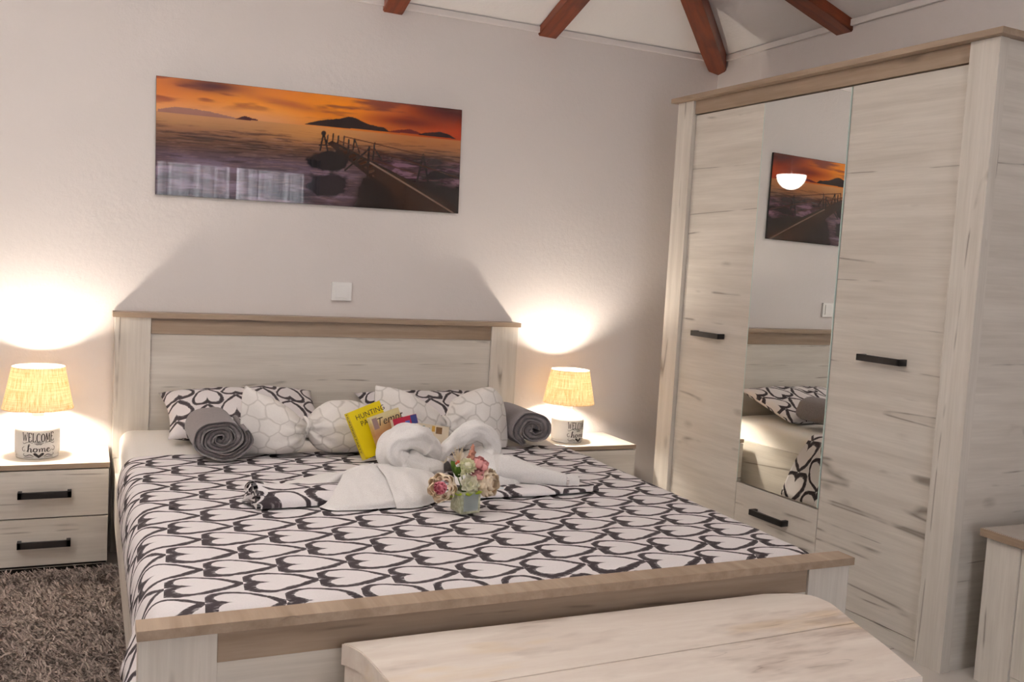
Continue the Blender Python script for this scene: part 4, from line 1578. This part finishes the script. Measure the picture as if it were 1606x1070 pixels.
    tube('wing', [(.235, -1.345, .590), (.275, -1.35, .582), (.322, -1.36, .570), (.385, -1.375, .556), (.435, -1.39, .547), (.466, -1.40, .542)],
         [.040, .043, .038, .033, .027, .022], M_TOWEL, t, 8, 24, .13, 1.0, (0, 1, 0), 14)
    loft('wing_tip', [
        [(.455, -1.415, z + .001), (.465, -1.42, z + .01), (.470, -1.42, z + .03), (.462, -1.40, z + .045)],
        [(.475, -1.42, z + .001), (.485, -1.425, z + .012), (.490, -1.42, z + .034), (.484, -1.40, z + .046)],
        [(.497, -1.425, z + .001), (.500, -1.43, z + .01), (.508, -1.42, z + .030), (.515, -1.39, z + .040)]], M_TOWEL, t, 12, 5, .004, 31)


swans()


# ------------------------------------------------------------------ flowers in a glass cube
def mat_petal(name, root, tip):
    g = Nodes(name)
    s = g.n('ShaderNodeSeparateXYZ')
    g.put(s.inputs[0], g.uv())
    n = g.noise(g.obj(), 90, 3)
    c = g.mix(g.m('ADD', s.outputs[1], g.m('MULTIPLY', g.m('SUBTRACT', n, .5), .4), clamp=True), root, tip)
    g.set(c, .8, 0, .1)
    t = g.n('ShaderNodeBsdfTranslucent')
    g.put(t.inputs[0], c)
    mx = g.n('ShaderNodeMixShader')
    mx.inputs[0].default_value = .2
    g.t.links.new(g.b.outputs[0], mx.inputs[1])
    g.t.links.new(t.outputs[0], mx.inputs[2])
    g.t.links.new(mx.outputs[0], g.out.inputs[0])
    return g.mat


M_PCREAM = mat_petal('cream_petal', lin(252, 226, 194), lin(255, 240, 216))
M_PPINK = mat_petal('deep_pink_petal', lin(226, 112, 134), lin(238, 156, 168))
M_PBLUSH = mat_petal('blush_petal', lin(222, 146, 148), lin(236, 178, 174))
M_PWHITE = mat_petal('ivory_petal', lin(236, 232, 204), lin(250, 246, 230))
M_PGREEN = mat_petal('pale_green_petal', lin(222, 222, 178), lin(244, 240, 212))
M_LEAF = mat_petal('green_leaf', lin(58, 84, 34), lin(92, 118, 50))
M_LIME = mat_petal('lime_leaf', lin(150, 176, 40), lin(182, 202, 70))
M_SPIKE = plain('dusty_rose_spike', lin(190, 132, 112), .9, var=.2, sc=120)
M_STEM = plain('green_stem', lin(92, 112, 50), .7)
M_CANDLE = plain('silvery_label', lin(206, 214, 212), .6, 0, .3, .05)


def petal_mesh(name, mat, w, l, cup, curl):
    def f(a, b):
        u = 2 * a - 1
        wd = w * (.28 + .72 * math.sin(math.pi * (.12 + .72 * b)) ** .8)
        x = u * wd * .5
        out = cup * math.sin(math.pi * .8 * b) + curl * b ** 3 - cup * 1.1 * (u * u) * (.4 + .6 * b)
        z = l * (b - .08 * u * u * b)
        return (x, out + .04 * l * noise.noise(Vector((u * 2, b * 3, w * 90))), z, a, b)
    vs, fs, uv = grid(6, 6, f)
    me = bpy.data.meshes.new(name)
    me.from_pydata(vs, [], fs)
    ul = me.uv_layers.new(name='UVMap')
    for lp in me.loops:
        ul.data[lp.index].uv = uv[lp.vertex_index]
    me.polygons.foreach_set('use_smooth', [True] * len(me.polygons))
    me.materials.append(mat)
    return me


def bloom(name, parent, c, axis, rings, core_r, core_mat, label=None, cs=(1, 1, 1)):
    """flower: crumpled heart as the part, petals as sub-parts in rings (mesh, count, tilt, radius, lift, scale)"""
    ax = Vector(axis).normalized()
    bm = bmesh.new()
    bmesh.ops.create_icosphere(bm, subdivisions=3, radius=core_r)
    for v in bm.verts:
        v.co *= 1 + .30 * noise.noise(v.co * (3.2 / core_r)) + .12 * noise.noise(v.co * (8 / core_r))
        v.co.x *= cs[0]
        v.co.y *= cs[1]
        v.co.z *= cs[2]
    me = bpy.data.meshes.new(name)
    bm.to_mesh(me)
    bm.free()
    uvl = me.uv_layers.new(name='UVMap')
    for lp in me.loops:
        uvl.data[lp.index].uv = (.5, .3 + .4 * random.random())
    me.polygons.foreach_set('use_smooth', [True] * len(me.polygons))
    me.materials.append(core_mat)
    core = link(bpy.data.objects.new(name, me))
    core.parent = parent
    core.matrix_local = Matrix.Translation(Vector(c) - base_of(parent)) @ ax.to_track_quat('Z', 'Y').to_matrix().to_4x4()
    if label:
        core['label'] = label
    for me_p, n, tilt, rad, lift, sc in rings:
        off = random.random() * 6
        for k in range(n):
            a = 2 * math.pi * k / n + off + random.uniform(-.15, .15)
            M = Matrix.Rotation(a, 4, 'Z') @ Matrix.Translation((0, rad, lift)) @ Matrix.Rotation(-tilt + random.uniform(-.12, .12), 4, 'X')
            p = link(bpy.data.objects.new('petal', me_p))
            p.parent = core
            p.matrix_local = M @ Matrix.Scale(sc * random.uniform(.92, 1.06), 4)
    return core


def flowers():
    z = .5185
    c = (.035, -1.595, z)
    t = thing('flower_arrangement', 'pink and cream artificial flowers in a small glass cube on the bed', 'flowers', c)
    s = .032
    H = .066
    # glass cube, turned a little, with a flared foot
    ca, sa = math.cos(.12), math.sin(.12)

    def ring(r, zz):
        return [(c[0] + r * (ca * a - sa * b), c[1] + r * (sa * a + ca * b), z + zz) for a, b in ((-1, -1), (1, -1), (1, 1), (-1, 1))]
    bm = bmesh.new()
    prof = [(s * .93, .0), (s, .004), (s, H), (s * .90, H), (s * .88, .006)]
    rs = [[bm.verts.new(p) for p in ring(r, zz)] for r, zz in prof]
    for i in range(len(rs) - 1):
        for k in range(4):
            bm.faces.new((rs[i][k], rs[i][(k + 1) % 4], rs[i + 1][(k + 1) % 4], rs[i + 1][k]))
    bm.faces.new(rs[0][::-1])
    bm.faces.new(rs[-1])
    bmesh.ops.bevel(bm, geom=[e for e in bm.edges], offset=.0012, segments=2, affect='EDGES')
    vm = Nodes('greenish_mirrored_glass')
    n = vm.noise(vm.obj(), 120, 4)
    vm.set(vm.mix(vm.rng(n, .35, .65), lin(176, 180, 150), lin(214, 216, 190)), .12, .35, .7)
    bm_obj('vase', bm, vm.mat, t)
    # recessed silvery front panel
    bm = bmesh.new()
    e = .0012
    fr = [(-.74, .009), (.74, .009), (.74, .060), (-.74, .060)]
    vs = [bm.verts.new((c[0] + s * ca * a + sa * (s + e), c[1] + s * sa * a - ca * (s + e), z + zz)) for a, zz in fr]
    f = bm.faces.new(vs)
    bmesh.ops.solidify(bm, geom=[f], thickness=.0008)
    bm_obj('front_panel', bm, M_CANDLE, t)
    big = petal_mesh('petal_cream', M_PCREAM, .044, .036, .014, .004)
    mid = petal_mesh('petal_pink', M_PPINK, .016, .018, .006, -.002)
    blush = petal_mesh('petal_blush', M_PBLUSH, .028, .030, .012, -.001)
    ivory = petal_mesh('petal_ivory', M_PWHITE, .020, .019, .007, .004)
    pale = petal_mesh('petal_pale', M_PGREEN, .010, .014, .003, .002)
    toC = (-.42, -.86, .18)
    bloom('peony', t, (-.042, -1.595, .593), (-.62, -.76, .10), [(mid, 10, .25, .012, .0, 1.0), (mid, 8, .05, .006, .004, .9), (big, 7, .0, .019, -.021, .88), (big, 7, .22, .021, -.023, .96), (big, 7, .5, .019, -.026, 1.0)],
          .014, M_PPINK, 'cream peony with a deep pink heart')
    bloom('peony', t, (.109, -1.588, .597), (.50, -.80, .10), [(big, 5, -.1, .010, -.010, .9), (big, 6, .15, .016, -.016, 1.0), (big, 7, .32, .018, -.020, 1.0), (big, 7, .55, .016, -.024, 1.0)],
          .014, M_PCREAM, 'cream peony facing right')
    bloom('rose', t, (.040, -1.612, .603), (-.1, -.93, .35), [(ivory, 4, .1, .003, .0, .8), (ivory, 6, .5, .007, -.004, 1.0), (ivory, 7, .95, .009, -.007, 1.12)], .007, M_PGREEN, 'ivory green rose')
    bloom('tulip', t, (.070, -1.590, .628), (-.15, -.6, .9), [(blush, 3, .05, .006, -.012, .85), (blush, 4, .25, .011, -.014, .95)], .010, M_PBLUSH, 'blush pink tulip')
    bloom('tulip', t, (.082, -1.582, .655), (.25, -.35, .9), [(blush, 4, .1, .006, -.012, .9), (blush, 5, .4, .011, -.014, .95)], .010, M_PBLUSH, 'pink opening bloom')
    bloom('scabiosa', t, (.037, -1.592, .652), (-.15, -.6, .78), [(pale, 10, .3, .008, .004, 1.0), (pale, 13, .75, .011, .0, 1.1), (pale, 14, 1.15, .012, -.004, 1.1)], .012, M_PWHITE, 'ivory pincushion bloom')
    bloom('scabiosa', t, (.020, -1.597, .636), (-.5, -.6, .6), [(pale, 8, .4, .006, .002, .6), (pale, 9, .9, .008, .0, .65)], .008, M_PGREEN, 'small pale green bloom')
    # astilbe spike
    tube('spike', [(.052, -1.57, .640), (.054, -1.572, .665), (.058, -1.572, .69), (.060, -1.57, .712)], [.006, .009, .007, .002], M_SPIKE, t, 8, 14, .8, 1, (0, 1, 0), 160)
    sp = bmesh.new()
    for k in range(40):
        h = random.random()
        a = random.random() * 6.28
        r = .010 * (1 - h) + .004
        bmesh.ops.create_icosphere(sp, subdivisions=1, radius=.0026, matrix=Matrix.Translation((.052 + .008 * h + r * math.cos(a), -1.571 + r * math.sin(a), .655 + .052 * h)))
    bm_obj('spike_buds', sp, M_SPIKE, t)['kind'] = 'stuff'
    # pale grass spray behind
    gr = bmesh.new()
    for k in range(46):
        a = random.uniform(-1.2, 1.0)
        L = random.uniform(.03, .055)
        p0 = Vector((.020, -1.565, .655))
        p1 = p0 + Vector((math.sin(a) * L * .8, random.uniform(-.012, .012), math.cos(a) * L))
        w = Vector((.0006, 0, .0003))
        q = [gr.verts.new(p0 - w), gr.verts.new(p0 + w), gr.verts.new(p1 + w), gr.verts.new(p1 - w)]
        gr.faces.new(q)
    bm_obj('grass_spray', gr, plain('pale_grass', lin(222, 204, 172), .8), t)['kind'] = 'stuff'
    leaf = petal_mesh('leaf', M_LEAF, .022, .046, .006, .004)
    lime = petal_mesh('lime_leaf', M_LIME, .022, .030, .005, .004)
    for me_, p, rz_, tl in ((leaf, (.012, -1.585, .618), 2.6, .5), (leaf, (.006, -1.575, .625), 2.0, .25), (leaf, (.10, -1.56, .60), -1.4, .7), (lime, (.008, -1.612, .571), 2.6, 1.0),
                            (lime, (.030, -1.618, .569), 3.1, .9), (lime, (.058, -1.616, .571), 3.5, .8), (lime, (-.002, -1.60, .566), 2.0, 1.2)):
        o = link(bpy.data.objects.new('leaf', me_))
        o.parent = t
        o.matrix_local = Matrix.Translation(Vector(p) - Vector(c)) @ Matrix.Rotation(rz_, 4, 'Z') @ Matrix.Rotation(-tl, 4, 'X')
    bm = bmesh.new()
    bmesh.ops.create_icosphere(bm, subdivisions=2, radius=.005, matrix=Matrix.Translation((.008, -1.590, .665)))
    bmesh.ops.create_icosphere(bm, subdivisions=2, radius=.004, matrix=Matrix.Translation((.003, -1.588, .660)))
    bm_obj('berry', bm, plain('rust_berry', lin(190, 96, 66), .5), t, True)
    for tgt in ((-.03, -1.585, .585), (.105, -1.562, .583), (.04, -1.598, .595), (.068, -1.585, .615), (.078, -1.58, .64), (.036, -1.587, .64), (.053, -1.571, .645), (.02, -1.59, .63), (.012, -1.58, .62)):
        tube('stem', [(c[0] + (tgt[0] - c[0]) * .1, c[1] + .2 * (tgt[1] - c[1]), z + .012), (c[0] + (tgt[0] - c[0]) * .35, c[1] + .4 * (tgt[1] - c[1]), z + .055), tgt], [.0018, .0018, .0015], M_STEM, t, 4, 7)


flowers()


# ------------------------------------------------------------------ bench in front of the bed
def bench():
    t = thing('wooden_bench', 'low whitewashed plank bench with rounded right end in front of the bed', 'bench', (.1, -2.52, 0))
    zt, th = .455, .045
    yb, yf = -2.268, -2.762
    yj = lambda x: -2.522 + .030 * (x + .25)

    def right_end(y):
        return interp([(-2.80, .565), (-2.762, .582), (-2.70, .604), (-2.60, .636), (-2.50, .664), (-2.42, .690), (-2.36, .704), (-2.32, .700), (-2.295, .676), (-2.28, .640), (-2.268, .58)], y)

    def left_end(y):
        return interp([(-2.80, -.470), (-2.70, -.462), (-2.60, -.456), (-2.50, -.456), (-2.40, -.461), (-2.33, -.468), (-2.29, -.480), (-2.268, -.495)], y)

    def plank(y0f, y1f):
        """y0f(x) back edge, y1f(x) front edge; plan outline swept through the plank's thickness"""
        bm = bmesh.new()
        N, K = 60, 16
        g = [[None] * (N + 1) for _ in range(K + 1)]
        for j in range(K + 1):
            for i in range(N + 1):
                a = i / N
                b = j / K
                xg = -.49 + 1.15 * a
                y = y0f(xg) * (1 - b) + y1f(xg) * b
                x0, x1 = left_end(y), right_end(y)
                x = x0 + (x1 - x0) * a
                y = y0f(x) * (1 - b) + y1f(x) * b
                zz = zt + .0016 * noise.noise(Vector((x * 4, y * 9, 0)))
                g[j][i] = bm.verts.new((x, y, zz))
        top = []
        for j in range(K):
            for i in range(N):
                top.append(bm.faces.new((g[j][i], g[j + 1][i], g[j + 1][i + 1], g[j][i + 1])))
        r = bmesh.ops.extrude_face_region(bm, geom=top)
        for v in [q for q in r['geom'] if isinstance(q, bmesh.types.BMVert)]:
            v.co.z = zt - th
        bmesh.ops.recalc_face_normals(bm, faces=bm.faces[:])
        rim = [e for e in bm.edges if len(e.link_faces) == 2 and e.calc_face_angle(0) > .9 and e.verts[0].co.z > zt - .01 and e.verts[1].co.z > zt - .01]
        bmesh.ops.bevel(bm, geom=rim, offset=.002, segments=2, affect='EDGES')
        return bm
    bm_obj('plank', plank(lambda x: yb, lambda x: yj(x) + .0009), M_BENCH, t)
    bm_obj('plank', plank(lambda x: yj(x) - .0009, lambda x: yf), M_BENCH, t)

    # end boards and apron follow the plan of the top, a little inside it
    def endboard(edge, sgn):
        bm = bmesh.new()
        N = 24
        rows = []
        for i in range(N + 1):
            y = -2.272 + (-2.758 + 2.272) * i / N
            x = edge(y) - sgn * .004
            rows.append([bm.verts.new(p) for p in ((x, y, .0), (x, y, zt - th - .0006), (x - sgn * .035, y, zt - th - .0006), (x - sgn * .035, y, 0))])
        for i in range(N):
            for k in range(4):
                bm.faces.new((rows[i][k], rows[i][(k + 1) % 4], rows[i + 1][(k + 1) % 4], rows[i + 1][k]))
        bm.faces.new(rows[0][::-1])
        bm.faces.new(rows[-1])
        return bm
    bm_obj('end_board', endboard(left_end, -1), M_BENCH, t)
    bm_obj('end_board', endboard(lambda y: min(right_end(y), .66), 1), M_BENCH, t)
    bx('apron', (-.42, -2.752, .0), (.545, -2.725, zt - th - .001), M_BENCH, t, .002)
    bx('apron', (-.42, -2.305, .0), (.60, -2.28, zt - th - .001), M_BENCH, t, .002)


bench()


# ------------------------------------------------------------------ shaggy rug
def rug():
    x0, x1, y0, y1 = -1.72, -.81, -.345, -2.75
    c = ((x0 + x1) / 2, (y0 + y1) / 2, 0)
    t = thing('shag_rug', 'taupe long pile shag rug on the floor left of the bed', 'rug', c)
    bx('backing', (x0, y1, .0005), (x1, y0, .008), plain('rug_backing', lin(84, 70, 62), .95), t, 0)
    rs = np.random.RandomState(3)
    # dense in the part seen, thinner further off
    n1, n2 = 62000, 30000
    px = np.concatenate([rs.uniform(x0 + .004, x1 - .004, n1), rs.uniform(x0 + .004, x1 - .004, n2)])
    py = np.concatenate([rs.uniform(-1.80, y0 - .004, n1), rs.uniform(y1 + .004, -1.8, n2)])
    n = n1 + n2
    ang = rs.uniform(0, 2 * math.pi, n)
    # locks: neighbouring strands share a lean
    gx, gy = np.floor(px / .028).astype(int), np.floor(py / .028).astype(int)
    hsh = ((gx * 73856093) ^ (gy * 19349663)) % 1000 / 1000.0
    ang = .55 * ang + .45 * hsh * 6.283 * 1.0 + .6
    L = rs.uniform(.026, .046, n)
    lean = rs.uniform(.5, 1.25, n)
    w = rs.uniform(.0022, .0040, n)
    dx, dy = np.cos(ang), np.sin(ang)
    sx, sy = -dy, dx
    tw = rs.uniform(-1, 1, n)
    V = np.empty((n, 8, 3), np.float32)
    for k in range(4):
        s = k / 3.0
        hx = L * np.sin(lean * s) * s
        hz = L * np.cos(lean * s * .9) * s + .006
        cx = px + dx * hx + sx * tw * .008 * s * s
        cy = py + dy * hx + sy * tw * .008 * s * s
        ww = w * (1 - .55 * s)
        V[:, 2 * k, 0], V[:, 2 * k, 1], V[:, 2 * k, 2] = cx - sx * ww, cy - sy * ww, hz
        V[:, 2 * k + 1, 0], V[:, 2 * k + 1, 1], V[:, 2 * k + 1, 2] = cx + sx * ww, cy + sy * ww, hz
    # strands stop at the bed side and nightstand front
    V[:, :, 1] = np.minimum(V[:, :, 1], y0 + .006)
    V -= np.array(c, np.float32)
    base = (np.arange(n) * 8)[:, None, None]
    qd = base + np.array([[0, 1, 3, 2], [2, 3, 5, 4], [4, 5, 7, 6]])[None]
    qd = qd.reshape(-1, 4).astype(np.int32)
    me = bpy.data.meshes.new('pile')
    me.vertices.add(n * 8)
    me.vertices.foreach_set('co', V.reshape(-1))
    me.loops.add(qd.size)
    me.loops.foreach_set('vertex_index', qd.ravel())
    me.polygons.add(len(qd))
    me.polygons.foreach_set('loop_start', (np.arange(len(qd)) * 4).astype(np.int32))
    me.update(calc_edges=True)
    tint = np.clip(rs.normal(.42, .2, n) + (hsh - .5) * .25, 0, 1)[:, None]
    ca, cb = np.array(lin(120, 103, 96)[:3]), np.array(lin(204, 188, 177)[:3])
    colr = np.ones((n, 8, 4), np.float32)
    colr[:, :, :3] = (ca + (cb - ca) * tint)[:, None, :]
    at = me.attributes.new('tint', 'FLOAT_COLOR', 'POINT')
    at.data.foreach_set('color', colr.reshape(-1))
    me.materials.append(mat_attr('taupe_pile', 'tint', .8, .2))
    o = link(bpy.data.objects.new('pile', me))
    o.parent = t
    o['kind'] = 'stuff'


rug()
